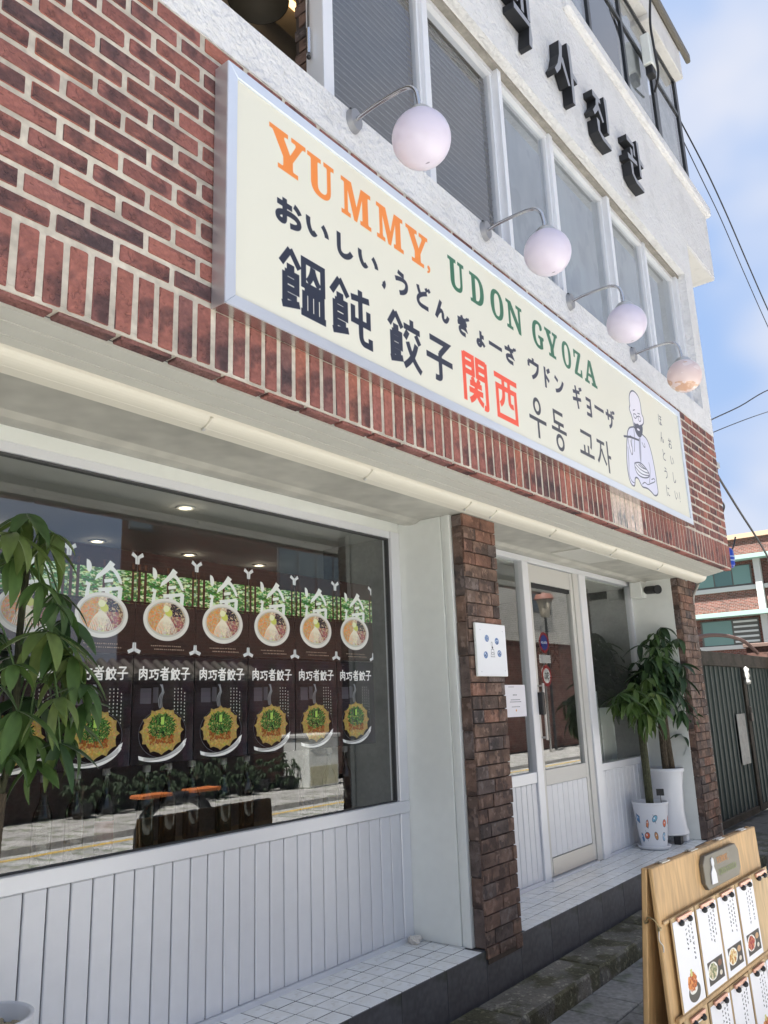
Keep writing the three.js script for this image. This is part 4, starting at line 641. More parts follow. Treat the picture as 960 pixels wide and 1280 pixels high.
{
  // taller tree behind it
  const t = thing('potted_tree', 'dark leaved money tree with three trunks in a tall white pot', 'potted plant', [8.13, 0.346, 0.235]);
  mesh('pot', lathe([[0.001, 0.075], [0.155, 0.075], [0.165, 0.09], [0.15, 0.14], [0.140, 0.30], [0.150, 0.52], [0.168, 0.645], [0.178, 0.65], [0.178, 0.68], [0.165, 0.685], [0.155, 0.66], [0.150, 0.62]]), M.pot, t);
  for (const [x, z] of [[-0.09, 0.09], [0.09, 0.09], [-0.09, -0.09], [0.09, -0.09]]) mesh('foot', cb(x - 0.035, x + 0.035, 0, 0.0745, z - 0.035, z + 0.035, 0.006), x < 0 ? M.black : M.pot, t);
  mesh('soil', new THREE.CylinderGeometry(0.152, 0.15, 0.02, 32).translate(0, 0.635, 0), M.soil, t);
  mesh('trunk', tube([[-0.05, 0.63, 0.03], [-0.02, 0.95, 0.02], [0.0, 1.25, 0.02], [-0.04, 1.5, 0]], 0.034, 30, 10), barkMat, t);
  mesh('trunk', tube([[0.03, 0.63, 0.06], [0.015, 0.95, 0.05], [0.02, 1.3, 0.04], [0.05, 1.6, 0.02]], 0.036, 30, 10), barkMat, t);
  mesh('trunk', tube([[0.075, 0.63, -0.01], [0.05, 0.95, 0.01], [0.04, 1.3, 0.02], [0.1, 1.5, 0.05]], 0.026, 30, 10), barkMat, t);
  crown(t, [[-0.04, 1.5, 0], [0.05, 1.6, 0.02], [0.1, 1.5, 0.05]], [...ballSpots(66, 91, [0.06, 1.70, 0.05], [0.36, 0.42, 0.24], 0.25), [0.22, 1.3, 0.2], [0.32, 1.2, 0.16], [0.1, 1.22, 0.2], [0.25, 0.98, 0.12]], leafSmall, 93, [3, 3, 0, 1]);
}

// ================================================================ small fittings on the building
{
  const c = thing('security_camera', 'black bullet camera on a white junction box under the canopy', 'camera', [8.30, 2.80, 0.10]);
  mesh('junction_box', cb(-0.07, 0.055, -0.075, 0.095, -0.06, 0.07, 0.006), M.whitePaint, c);
  mesh('camera_body', rod([0.0, 0.0, 0.10], [-0.09, -0.015, 0.235], 0.042, 18), M.black, c);
  mesh('lens', rod([-0.092, -0.0155, 0.238], [-0.102, -0.017, 0.253], 0.046, 18), M.blackMatt, c);
  mesh('bracket', rod([0.0, 0.02, 0.07], [-0.02, 0.0, 0.13], 0.014, 10), M.whitePaint, c);
  const b = thing('blue_lamp', 'blue plastic lamp fitted to the corner of the brick band', 'lamp', [8.41, 3.05, 1.0]);
  mesh('lamp_body', lathe([[0.001, -0.1], [0.05, -0.1], [0.066, -0.07], [0.07, 0.0], [0.066, 0.07], [0.05, 0.1], [0.001, 0.1]], 20).translate(0.05, 0, 0), std(S(0.015, 0.06, 0.42), 0.3), b);
  mesh('stripe', [new THREE.CylinderGeometry(0.0715, 0.0715, 0.012, 20, 1, true).translate(0.05, 0.01, 0), new THREE.CylinderGeometry(0.0715, 0.0715, 0.012, 20, 1, true).translate(0.05, -0.03, 0)], std(S(0.4, 0.5, 0.75), 0.4), b);
  mesh('lead', rod([0.1, 0.03, 0], [0.22, -0.02, 0], 0.012, 8), M.black, b);
  const f = thing('corner_camera', 'small grey camera sticking out from the brick corner', 'camera', [8.40, 4.06, 0.98]);
  mesh('housing', cb(0.06, 0.20, -0.035, 0.03, -0.04, 0.04, 0.008), std(S(0.42, 0.43, 0.43), 0.4), f); mesh('bracket', rod([0, -0.005, 0], [0.062, -0.002, 0], 0.016, 10), std(S(0.6, 0.6, 0.6), 0.5), f); mesh('window', cb(0.09, 0.17, -0.038, -0.0355, -0.03, 0.03, 0.001), M.black, f);
  const jb = thing('junction_box', 'white electrical box with a black cable below the eave', 'electrical box', [7.92, 8.78, 0.99]);
  mesh('box', cb(-0.09, 0.09, -0.2, 0.2, 0, 0.1, 0.01), M.whitePaint, jb); mesh('cable', tube([[-0.1, 0.75, 0.2], [-0.06, 0.3, 0.13], [0.0, 0.0, 0.12], [0.1, -0.25, 0.1], [0.16, -0.4, 0.02]], 0.014, 30, 6), M.black, jb); mesh('gland', cb(-0.06, 0.06, -0.32, -0.201, 0.01, 0.09, 0.01), M.black, jb);
  const cat = (pts, rad, label) => { const m = mesh('overhead_cable', tube(pts, rad, 50, 6), M.black); return tag(m, label, 'cable', 'overhead cables at the corner'); };
  cat([[9.30, 8.80, 0.95], [9.75, 8.35, 1.05], [10.47, 8.11, 1.06], [11.6, 7.78, 1.04], [12.71, 7.48, 1.02], [16, 6.7, 1.0]], 0.009, 'black cable running down from the third floor windows');
  cat([[9.30, 8.72, 0.90], [9.80, 8.25, 0.98], [10.52, 8.06, 0.98], [11.65, 7.70, 0.96], [12.75, 7.38, 0.94], [16, 6.55, 0.9]], 0.006, 'thin grey cable beside the black one from the third floor windows');
  cat([[8.37, 4.48, 1.04], [9.23, 4.79, 0.84], [10.23, 5.21, 0.95], [11.25, 5.69, 1.11], [20, 8.9, 2.1]], 0.008, 'black cable rising from the top of the brick corner');
  cat([[8.37, 4.36, 1.03], [9.21, 4.61, 0.74], [11.4, 5.42, 0.88], [20, 8.4, 1.6]], 0.006, 'thin cable rising just under another from the brick corner');
  cat([[8.365, 3.93, 1.03], [9.43, 4.05, 0.82], [10.45, 3.92, 0.72], [11.5, 3.72, 0.65], [13.2, 3.4, 0.5]], 0.013, 'thick black cable sloping down from the brick corner');
  cat([[8.365, 3.66, 1.02], [8.62, 3.63, 1.0], [8.90, 3.57, 0.89], [9.03, 3.42, 0.83], [9.25, 3.30, 0.78], [9.5, 3.28, 0.77], [9.62, 3.36, 0.79], [9.72, 3.48, 0.80]], 0.010, 'slack black cable looped below the brick corner');
}
// ================================================================ bottles on the ledge inside the window
{
  const ledge = mesh('window_ledge', cb(0.2, 4.12, 1.075, 1.10, -0.42, -0.075, 0.003), std(S(0.12, 0.08, 0.05), 0.6, { map: T.wood }), shop);
  const prof = [[0.001, 0], [0.040, 0], [0.042, 0.01], [0.042, 0.19], [0.036, 0.225], [0.018, 0.265], [0.014, 0.30], [0.014, 0.345], [0.017, 0.347], [0.017, 0.372], [0.001, 0.374]];
  const g = lathe(prof, 20), cap = lathe([[0.0175, 0.346], [0.0185, 0.348], [0.0185, 0.376], [0.001, 0.378]], 16), lab = new THREE.CylinderGeometry(0.0428, 0.0428, 0.11, 20, 1, true).translate(0, 0.09, 0);
  const glassM = [[0.006, 0.014, 0.010], [0.012, 0.009, 0.007], [0.008, 0.010, 0.014]].map((c) => std(S(...c), 0.08)), labM = [[0.10, 0.10, 0.10], [0.20, 0.05, 0.05], [0.05, 0.05, 0.07]].map((c) => std(S(...c), 0.6)), capM = std(S(0.3, 0.3, 0.32), 0.4);
  const xs = [1.93, 2.10, 2.27, 2.45, 2.60, 2.77, 2.93, 3.12, 3.62, 3.76, 3.94];
  xs.forEach((x, i) => { const b = thing('sake_bottle', i === 2 ? 'dark bottle with a red label on the window ledge' : 'dark glass bottle standing on the window ledge below the posters', 'bottle', [x, 1.1005, -0.24 - (i % 3) * 0.03], i, 'bottles on the window ledge'); mesh('glass', g, glassM[i % 3], b); if (i === 2) mesh('label', lab, labM[1], b); mesh('cap', cap, capM, b); });
}
// lights of the two rooms
{
  const lt = (x, z) => { const o = thing('downlight', 'small round lit downlight in the shop ceiling', 'lamp', [x, 2.85, z], 0, 'downlights in the shop ceiling'); mesh('trim', lathe([[0.036, -0.001], [0.052, -0.001], [0.052, -0.007], [0.036, -0.009]], 24), M.whitePaint, o); mesh('lens', new THREE.CylinderGeometry(0.035, 0.035, 0.004, 20).translate(0, -0.003, 0), M.lampOn, o); const p = new THREE.PointLight(S(1, 0.86, 0.66), 0.006, 0, 2); p.position.set(0, -0.03, 0); p.castShadow = true; o.add(p); };
  for (const [x, z] of [[2.774, -0.41], [2.22, -1.52], [2.93, -1.53], [3.68, -1.52], [4.37, -1.51]]) lt(x, z);
  const pd = thing('pendant_lamp', 'large black dome lamp hanging inside the open upper window', 'lamp', [2.63, 5.75, 0.33]);
  mesh('shade', lathe([[0.02, 0.18], [0.05, 0.175], [0.12, 0.12], [0.168, 0.04], [0.18, 0.0], [0.175, 0.0], [0.163, 0.04], [0.115, 0.113], [0.04, 0.165], [0.02, 0.168]], 40), std(S(0.006, 0.006, 0.006), 0.7), pd);
  mesh('bulb', new THREE.SphereGeometry(0.028, 16, 12).translate(0, 0.08, 0), M.lampOn, pd); mesh('flex', rod([0, 0.17, 0], [0, 0.34, 0], 0.006, 6), M.black, pd);
  const pl = new THREE.PointLight(S(1, 0.80, 0.52), 0.008, 0, 2); pl.position.set(0, 0.045, 0); pl.castShadow = true; pd.add(pl);
  const st = thing('strip_light', 'warm strip light along the ceiling behind the open upper window', 'lamp', [3.0, 6.075, 0.25]);
  mesh('housing', bx(-1.2, 1.1, -0.016, 0.018, -0.18, 0.035), std(S(0.30, 0.25, 0.18), 0.8), st); mesh('tube', bx(-1.15, 1.05, -0.028, -0.0165, -0.02, 0.025), std(S(0.9, 0.8, 0.6), 0.5, { emissive: S(1, 0.62, 0.25), emissiveIntensity: 0.7 }), st);
  const p2 = new THREE.PointLight(S(1, 0.7, 0.4), 0.05, 0, 2); p2.position.set(-0.2, -0.07, 0); st.add(p2);
  const ch = thing('hanging_tube', 'slim metal tube hanging on cords inside the open upper window', 'ornament', [2.44, 4.88, 0.90]);
  mesh('tube', rod([0, 0, 0], [0, 0.15, 0], 0.012, 10), M.steel, ch); mesh('cord', [rod([-0.004, 0.15, 0], [-0.012, 1.16, 0], 0.0025, 5), rod([0.004, 0.15, 0], [0.012, 1.16, 0], 0.0025, 5)], M.black, ch); mesh('bead', new THREE.SphereGeometry(0.012, 10, 8).translate(0, -0.02, 0), M.black, ch);
}

// ================================================================ the wooden menu board and its clipboards
{
  const ang = -Math.atan2(0.061, 0.97);
  const wood = std(S(0.64, 0.43, 0.22), 0.55, { map: T.wood }), ply = std(S(0.68, 0.50, 0.29), 0.55, { map: T.wood });
  const base = [3.535, 0, 1.785], K = 1.365;                // everything below is in units of K metres
  const a = thing('menu_stand', 'folding wooden menu stand of two hinged boards on the pavement', 'menu board', base, ang); a.scale.setScalar(K);
  const lean = 0.0306, back = -0.098, H = 0.740;
  const boardF = mesh('front_board', cb(0, 0.974, -H, 0, -0.014, 0, 0.003), wood, a); boardF.position.set(0, H, 0); boardF.rotation.x = -lean;
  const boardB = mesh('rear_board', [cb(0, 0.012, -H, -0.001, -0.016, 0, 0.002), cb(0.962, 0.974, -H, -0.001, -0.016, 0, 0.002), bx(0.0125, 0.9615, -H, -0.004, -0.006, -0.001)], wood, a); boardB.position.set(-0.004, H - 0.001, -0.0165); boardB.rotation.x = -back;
  { const tones = [[0.44, 0.27, 0.13], [0.36, 0.22, 0.105], [0.52, 0.33, 0.165]].map((c) => std(S(...c), 0.7, { map: T.wood })), r = rng(55); for (let k = 0; k < 9; k++) { const x = 0.0135 + k * 0.1053; mesh('plank', cb(x, x + 0.1035, -H + 0.004, -0.003 - r() * 0.006, -0.020 - r() * 0.004, -0.0065, 0.002, r(), r()), tones[k % 3], boardB); } }  // planks browner than the front: shade on the back put into colour
  for (const x of [0.12, 0.36, 0.62, 0.86]) { mesh('hinge', [bx(x - 0.03, x + 0.03, H - 0.001, H + 0.002, -0.028, -0.004), rod([x - 0.03, H + 0.002, -0.016], [x + 0.03, H + 0.002, -0.016], 0.003, 8)], M.brushed, a); }
  mesh('hook', [tube([[-0.006, H - 0.155, -0.032], [-0.012, H - 0.14, -0.024], [-0.012, H - 0.144, -0.005], [-0.004, H - 0.165, 0.005]], 0.0025, 20, 6), rod([-0.012, H - 0.155, -0.034], [0.004, H - 0.155, -0.034], 0.005, 8), rod([-0.012, H - 0.17, 0.006], [0.004, H - 0.17, 0.006], 0.005, 8)], std(S(0.38, 0.30, 0.16), 0.35, { metalness: 0.8 }), a);
  mesh('hook_wire', tube([[-0.006, H - 0.165, 0.006], [-0.012, H - 0.2, 0.006], [-0.004, H - 0.215, 0.012], [0.004, H - 0.235, 0.008]], 0.002, 16, 5), M.brushed, a);
  mesh('rail', cb(0.02, 0.96, -0.432, -0.418, 0.001, 0.016, 0.002), wood, boardF);
  mesh('rail', cb(0.02, 0.96, -0.164, -0.154, 0.001, 0.008, 0.002), ply, boardF);
  const toWorld = (s, t, n) => { const v = V(s, -t, n); v.applyAxisAngle(V(1, 0, 0), -lean); v.y += H; v.multiplyScalar(K); v.applyAxisAngle(V(0, 1, 0), ang); return [base[0] + v.x, v.y, base[2] + v.z]; };
  const hang = (o) => { o.rotation.order = 'YXZ'; o.rotation.x = -lean; o.scale.setScalar(K); return o; };
  // plaque with the drawn man
  const pq = hang(thing('plaque', 'dark metal plaque with cut corners and a small white figure on the menu stand', 'plaque', toWorld(0.366, 0.128, 0.002), ang));
  { const W = 0.342, h = 0.104, c = 0.022; const s = new THREE.Shape([[c, 0], [W - c, 0], [W, c], [W, h - c], [W - c, h], [c, h], [0, h - c], [0, c]].map((p) => new THREE.Vector2(...p))); mesh('plate', metreUV(new THREE.ExtrudeGeometry(s, { depth: 0.012, bevelEnabled: true, bevelThickness: 0.002, bevelSize: 0.002, bevelSegments: 1 })), std(S(0.15, 0.135, 0.11), 0.45, { metalness: 0.5 }), pq);
    const fig = new THREE.Shape([[0.050, 0.012], [0.098, 0.010], [0.096, 0.040], [0.084, 0.060], [0.082, 0.066], [0.088, 0.074], [0.086, 0.088], [0.076, 0.094], [0.066, 0.088], [0.065, 0.074], [0.070, 0.066], [0.066, 0.060], [0.052, 0.046]].map((p) => new THREE.Vector2(...p))); mesh('figure', new THREE.ExtrudeGeometry(fig, { depth: 0.003, bevelEnabled: false }).translate(0, 0, 0.0145), std(S(0.75, 0.75, 0.78), 0.5), pq);
    const face2 = (y, hgt, txt, col) => mesh('lettering', face(0.118, y, 0.19, hgt, 0.0148), new THREE.MeshStandardMaterial({ roughness: 0.5, transparent: true, alphaTest: 0.4, map: canvas(380, 64, (g) => { g.clearRect(0, 0, 380, 64); g.fillStyle = col; g.font = 'bold 52px serif'; g.fillText(txt, 6, 48); }) }), pq);
    face2(0.058, 0.034, 'YUMMY,', '#c9873f'); face2(0.020, 0.032, 'UDON GYOZA', '#7f8d4e'); }
  const dishes = [
    ['fried pork over a dark plate', (g, w, h) => { g.fillStyle = '#5b5650'; g.beginPath(); g.ellipse(w * 0.56, h * 0.86, w * 0.27, h * 0.11, 0, 0, 7); g.fill(); g.fillStyle = '#e8e4de'; g.beginPath(); g.ellipse(w * 0.53, h * 0.83, w * 0.17, h * 0.05, 0, 0, 7); g.fill(); blob(g, w * 0.52, h * 0.74, w * 0.2, h * 0.09, ['#d07838', '#a94f24', '#e39a56', '#c46a30']); g.fillStyle = '#cfcf86'; g.fillRect(w * 0.47, h * 0.6, w * 0.09, h * 0.08); }],
    ['a noodle bowl on a dark tray', (g, w, h) => tray(g, w, h, ['#b9a98a', '#8c8f6c', '#d8cba8', '#6f7d52'])],
    ['a pale noodle bowl and side dishes', (g, w, h) => tray(g, w, h, ['#cfa25a', '#e2c88a', '#b97c3a', '#efe3c0'], 1)],
    ['a red soup bowl and side dishes', (g, w, h) => tray(g, w, h, ['#b3544a', '#8e2f2c', '#c97a4e', '#a8413c'], 1)],
  ];
  function blob(g, cx, cy, rx, ry, cols) { const r = rng(Math.round(cx * 7 + cy)); for (let i = 0; i < 160; i++) { const a = r() * 6.28, d = Math.sqrt(r()); g.fillStyle = cols[Math.floor(r() * cols.length)]; g.beginPath(); g.ellipse(cx + Math.cos(a) * d * rx, cy + Math.sin(a) * d * ry, 3 + r() * 5, 2 + r() * 4, r() * 3, 0, 7); g.fill(); } }
  function tray(g, w, h, cols, side) { g.fillStyle = '#4d4743'; g.fillRect(w * 0.14, h * 0.66, w * 0.78, h * 0.27); g.fillStyle = '#f0ede6'; g.beginPath(); g.ellipse(w * 0.38, h * 0.785, w * 0.25, h * 0.105, 0, 0, 7); g.fill(); blob(g, w * 0.38, h * 0.785, w * 0.19, h * 0.08, cols); g.fillStyle = side ? '#c9a27a' : '#86604c'; g.beginPath(); g.ellipse(w * 0.76, h * 0.74, w * 0.1, h * 0.04, 0, 0, 7); g.fill(); g.fillStyle = '#d9cfc0'; g.beginPath(); g.ellipse(w * 0.76, h * 0.86, w * 0.07, h * 0.03, 0, 0, 7); g.fill(); }
  const cardTex = (i, paperCol) => canvas(190, 270, (g, w, h) => {
    g.fillStyle = paperCol; g.fillRect(0, 0, w, h); const r = rng(300 + i); g.strokeStyle = '#2b2c36'; g.lineWidth = 2.6; g.lineCap = 'round';
    const cols = [[4, 3, 2, 3][i % 4]][0]; for (let c = 0; c < cols + 1; c++) { const x = w * (0.80 - c * 0.13) , n = 4 + Math.floor(r() * 5); for (let k = 0; k < n; k++) { const y = h * 0.10 + k * 15 + c * 4; for (let s = 0; s < 3; s++) { g.beginPath(); g.moveTo(x - 5 + r() * 4, y + r() * 9); g.lineTo(x + r() * 6, y + r() * 10); g.stroke(); } } if (c > 1) break; }
    dishes[i % 4][1](g, w, h);
  });
  const cards = [[0, 0.148, 0.152, true], [1, 0.342, 0.152, true], [2, 0.530, 0.152, true], [3, 0.722, 0.152, true], [4, 0.900, 0.150, false], [5, 0.148, 0.432, false], [6, 0.342, 0.436, true], [7, 0.530, 0.436, true], [8, 0.722, 0.434, true], [9, 0.900, 0.432, true]];
  const names = ['menu card of fried pork on a dark plate, top row', 'menu card of a noodle bowl on a dark tray, beside the fried pork card', 'menu card of a pale noodle bowl, third in the top row', 'menu card of a red soup bowl, last paper of the top row', 'empty wooden clipboard at the end of the top row', 'empty wooden clipboard at the start of the second row', 'menu card below the noodle bowl card', 'menu card below the pale noodle card', 'menu card below the red soup card', 'menu card below the empty clipboard of the top row'];
  const copper = std(S(0.70, 0.40, 0.30), 0.35, { metalness: 0.6 }), knob = M.black;
  for (const [i, s, t, paper] of cards) {
    const o = hang(thing('menu_clipboard', names[i], 'clipboard', toWorld(s, t, 0.010), ang, 'clipboards on the menu stand'));
    mesh('backing', cb(-0.092, 0.092, -0.272, 0, 0, 0.003, 0.001), ply, o);
    if (paper) mesh('paper', face(-0.085, -0.262, 0.172, 0.248, 0.0042), new THREE.MeshStandardMaterial({ map: cardTex(i, '#f2f1f6'), roughness: 0.7 }), o);
    const k = mesh('clip', [cb(-0.055, 0.055, -0.016, -0.004, 0.0045, 0.012, 0.001)], copper, o);
    mesh('clip_end', [new THREE.SphereGeometry(0.010, 10, 8).translate(-0.034, -0.022, 0.011)], knob, k); mesh('clip_end', [new THREE.SphereGeometry(0.010, 10, 8).translate(0.034, -0.022, 0.011)], knob, k);
    mesh('clip_wire', rod([-0.034, -0.024, 0.010], [0.034, -0.024, 0.010], 0.0025, 6), M.steel, k);
  }
}
// a crumpled tissue by the jamb
{
  const r = rng(404), g = new THREE.IcosahedronGeometry(0.034, 3), p = g.attributes.position; for (let i = 0; i < p.count; i++) { const x = p.getX(i), y = p.getY(i), z = p.getZ(i), k = 0.55 + 0.9 * vnoise(x * 110 + 20, y * 110 + z * 90 + 20, 64); p.setXYZ(i, x * k * 1.3, y * k * 0.7, z * k); } g.computeVertexNormals();
  const o = mesh('crumpled_tissue', g, std(S(0.72, 0.68, 0.62), 0.9)); o.position.set(4.16, 0.364, 0.06); tag(o, 'crumpled white tissue lying on the tiles by the white jamb', 'tissue');
}

// things inside the glass beside the door
{
  const f = thing('framed_board', 'brown board in a pale frame leaning inside the glass beside the plants', 'picture', [7.44, 1.0, -0.16], 0.1);
  mesh('board', bx(-0.15, 0.15, 0.02, 0.74, -0.012, 0), std(S(0.26, 0.16, 0.08), 0.7, { map: T.wood }), f); mesh('frame', [bx(-0.18, -0.1505, 0, 0.78, -0.016, 0.01), bx(0.1505, 0.18, 0, 0.78, -0.016, 0.01), bx(-0.15, 0.15, 0.7405, 0.78, -0.016, 0.01), bx(-0.15, 0.15, -0.02, 0.0195, -0.016, 0.01)], M.whitePaint, f);
  const w = mesh('white_board', cb(7.72, 8.05, 1.0, 1.62, -0.22, -0.20, 0.002), M.whitePaint); tag(w, 'plain white board standing inside the glass behind the plants', 'board');
  const d = thing('banner_board', 'dark hanging board with brushed characters deep inside the door bay', 'board', [8.05, 1.95, -0.9]); mesh('panel', cb(-0.5, 0.5, 0, 0.5, -0.02, 0, 0.003), std(S(0.07, 0.06, 0.05), 0.8), d); mesh('print', face(-0.48, 0.02, 0.96, 0.46, 0.003), new THREE.MeshStandardMaterial({ roughness: 0.8, map: canvas(384, 184, (g) => { g.fillStyle = '#4b463c'; g.fillRect(0, 0, 384, 184); g.lineCap = 'round'; glyph(g, '者', 60, 40, 170, 150, 12, '#17150f'); glyph(g, '肉', 220, 40, 330, 150, 12, '#17150f'); }) }), d);
}
// ================================================================ beside the building: the gate, its pier, the building behind
{
  const g = thing('metal_gate', 'dark green ribbed metal gate with a rusty frame beside the building', 'gate', [11.0, 0, -0.2]);
  const rust = std(S(0.075, 0.062, 0.048), 0.8, { map: T.moss }), green = [[0.014, 0.030, 0.026], [0.017, 0.034, 0.029]].map((c) => std(S(...c), 0.6)), rib = std(S(0.075, 0.095, 0.088), 0.5);
  mesh('frame', [cb(-0.12, 0.06, 0.05, 2.30, -0.05, 0.05, 0.005), cb(0.0605, 3.75, 2.09, 2.28, -0.05, 0.05, 0.005), cb(1.93, 2.08, 0.05, 2.0895, -0.05, 0.05, 0.005), cb(0.0605, 1.9295, 0.03, 0.12, -0.04, 0.04, 0.005), cb(2.0805, 3.75, 0.03, 0.12, -0.04, 0.04, 0.005)], rust, g);
  for (let k = 0; k < 9; k++) { const x = 0.065 + k * 0.2072; const s = mesh('slat', cb(x, x + 0.180, 0.121, 2.089, -0.02, 0.0, 0.004), green[k & 1], g); mesh('rib', cb(x + 0.1805, x + 0.2065, 0.121, 2.089, -0.02, 0.02, 0.005), rib, s); }
  for (let k = 0; k < 8; k++) { const x = 2.085 + k * 0.2072; const s = mesh('slat', cb(x, x + 0.180, 0.121, 2.089, -0.02, 0.0, 0.004), green[k & 1], g); mesh('rib', cb(x + 0.1805, x + 0.2065, 0.121, 2.089, -0.02, 0.02, 0.005), rib, s); }
  mesh('repair_plate', cb(1.36, 1.80, 0.72, 1.42, 0.031, 0.037, 0.002), std(S(0.42, 0.44, 0.43), 0.5, { map: T.mottle, metalness: 0.3 }), g);
  mesh('lock', [cb(1.96, 2.06, 1.30, 1.42, 0.051, 0.09, 0.006), tube([[1.98, 1.42, 0.07], [1.98, 1.50, 0.07], [2.04, 1.50, 0.07], [2.04, 1.42, 0.07]], 0.009, 16, 6)], std(S(0.10, 0.09, 0.08), 0.5, { metalness: 0.5 }), g);
  mesh('white_bulb', lathe([[0.001, -0.17], [0.04, -0.16], [0.05, -0.12], [0.03, -0.08], [0.05, -0.04], [0.035, 0.02], [0.045, 0.06], [0.001, 0.10]], 14).translate(1.99, 2.0, 0.09), std(S(0.55, 0.54, 0.5), 0.5), g);
  mesh('top_arch', tube([[-0.1, 2.44, 0], [0.8, 2.52, 0], [1.8, 2.54, 0], [2.6, 2.48, 0], [3.2, 2.34, 0]], 0.028, 40, 8), std(S(0.10, 0.05, 0.04), 0.7), g);
  const p = thing('gate_pier', 'reddish brown pier at the end of the metal gate', 'pier', [14.95, 0, -0.2]);
  mesh('pier_body', bx(-0.2, 0.5, -0.1, 2.46, -0.3, 0.3), std(S(0.115, 0.062, 0.048), 0.9, { map: T.oldBrick }), p); mesh('pier_cap', cb(-0.24, 0.54, 2.461, 2.53, -0.34, 0.34, 0.01), std(S(0.12, 0.08, 0.065), 0.9), p);
  const w = thing('yard_wall', 'low dark red brick wall running behind the metal gate', 'wall', [10.6, 0, -3.2]); mesh('wall_body', bx(0, 6, -0.1, 2.62, -0.12, 0.12), std(S(0.15, 0.065, 0.05), 0.9, { map: T.oldBrick }), w); mesh('wall_cap', cb(-0.05, 6.05, 2.621, 2.70, -0.16, 0.16, 0.01), std(S(0.2, 0.17, 0.14), 0.9, { map: T.moss }), w);
}
{
  // school-like brick building far behind, facing the street corner
  const b = thing('far_building', 'far brick building with green canopies, green windows and white posts', 'building', [45, 0, 0]);
  const fb = std(S(0.36, 0.36, 0.37), 0.95, { map: T.farBrick }); fb.map = T.farBrick.clone(); fb.map.repeat.set(0.5, 0.5);
  const wh = std(S(0.50, 0.50, 0.48), 0.7), gr = std(S(0.24, 0.35, 0.31), 0.6), dk = std(S(0.10, 0.10, 0.09), 0.7), gl = std(S(0.15, 0.25, 0.22), 0.12), gl2 = std(S(0.09, 0.16, 0.15), 0.12);
  mesh('wall', [bx(0, 12, -0.2, 9.75, -40, 30)], fb, b); mesh('parapet', [bx(-0.15, 12, 9.751, 10.0, -40, 30)], std(S(0.42, 0.28, 0.19), 0.8), b);
  for (const [y, d] of [[8.55, 0.8], [5.62, 0.9]]) { mesh('canopy', [bx(-d, -0.001, y, y + 0.22, -40, 30)], gr, b); }
  mesh('floor_band', [bx(-0.12, -0.001, 7.0, 7.22, -40, 30), bx(-0.12, -0.001, 3.95, 4.15, -40, 30)], wh, b);
  for (let k = -5; k < 4; k++) {
    const z = -6.85 + k * 4.35; mesh('post', bx(-0.3, -0.001, 0, 8.549, z - 0.16, z + 0.16), wh, b);
    for (const [y0, y1] of [[7.221, 8.35], [4.151, 5.5]]) for (const [a, c] of [[-3.3, -0.35]]) {
      const f = mesh('window', bx(-0.06, -0.001, y0, y1, z + a, z + c), dk, b);
      if (y0 > 6) for (let q = 0; q < 3; q++) mesh('pane', bx(-0.075, -0.061, y0 + 0.1, y1 - 0.05, z + a + 0.1 + q * 0.95, z + a + 0.98 + q * 0.95), q === 1 ? gl2 : gl, f);
      else { mesh('pane', bx(-0.075, -0.061, y0 + 0.05, y1 - 0.05, z + a + 0.1, z + a + 1.6), gl, f); for (let q = 0; q < 5; q++) mesh('louvre', bx(-0.1, -0.061, y0 + 0.12 + q * 0.26, y0 + 0.22 + q * 0.26, z + a + 1.7, z + c - 0.05), std(S(0.55, 0.57, 0.55), 0.6), f); }
    }
    mesh('drain_pipe', rod([-0.1, 0, z - 3.75], [-0.1, 8.5, z - 3.75], 0.06, 8), wh, b);
  }
}
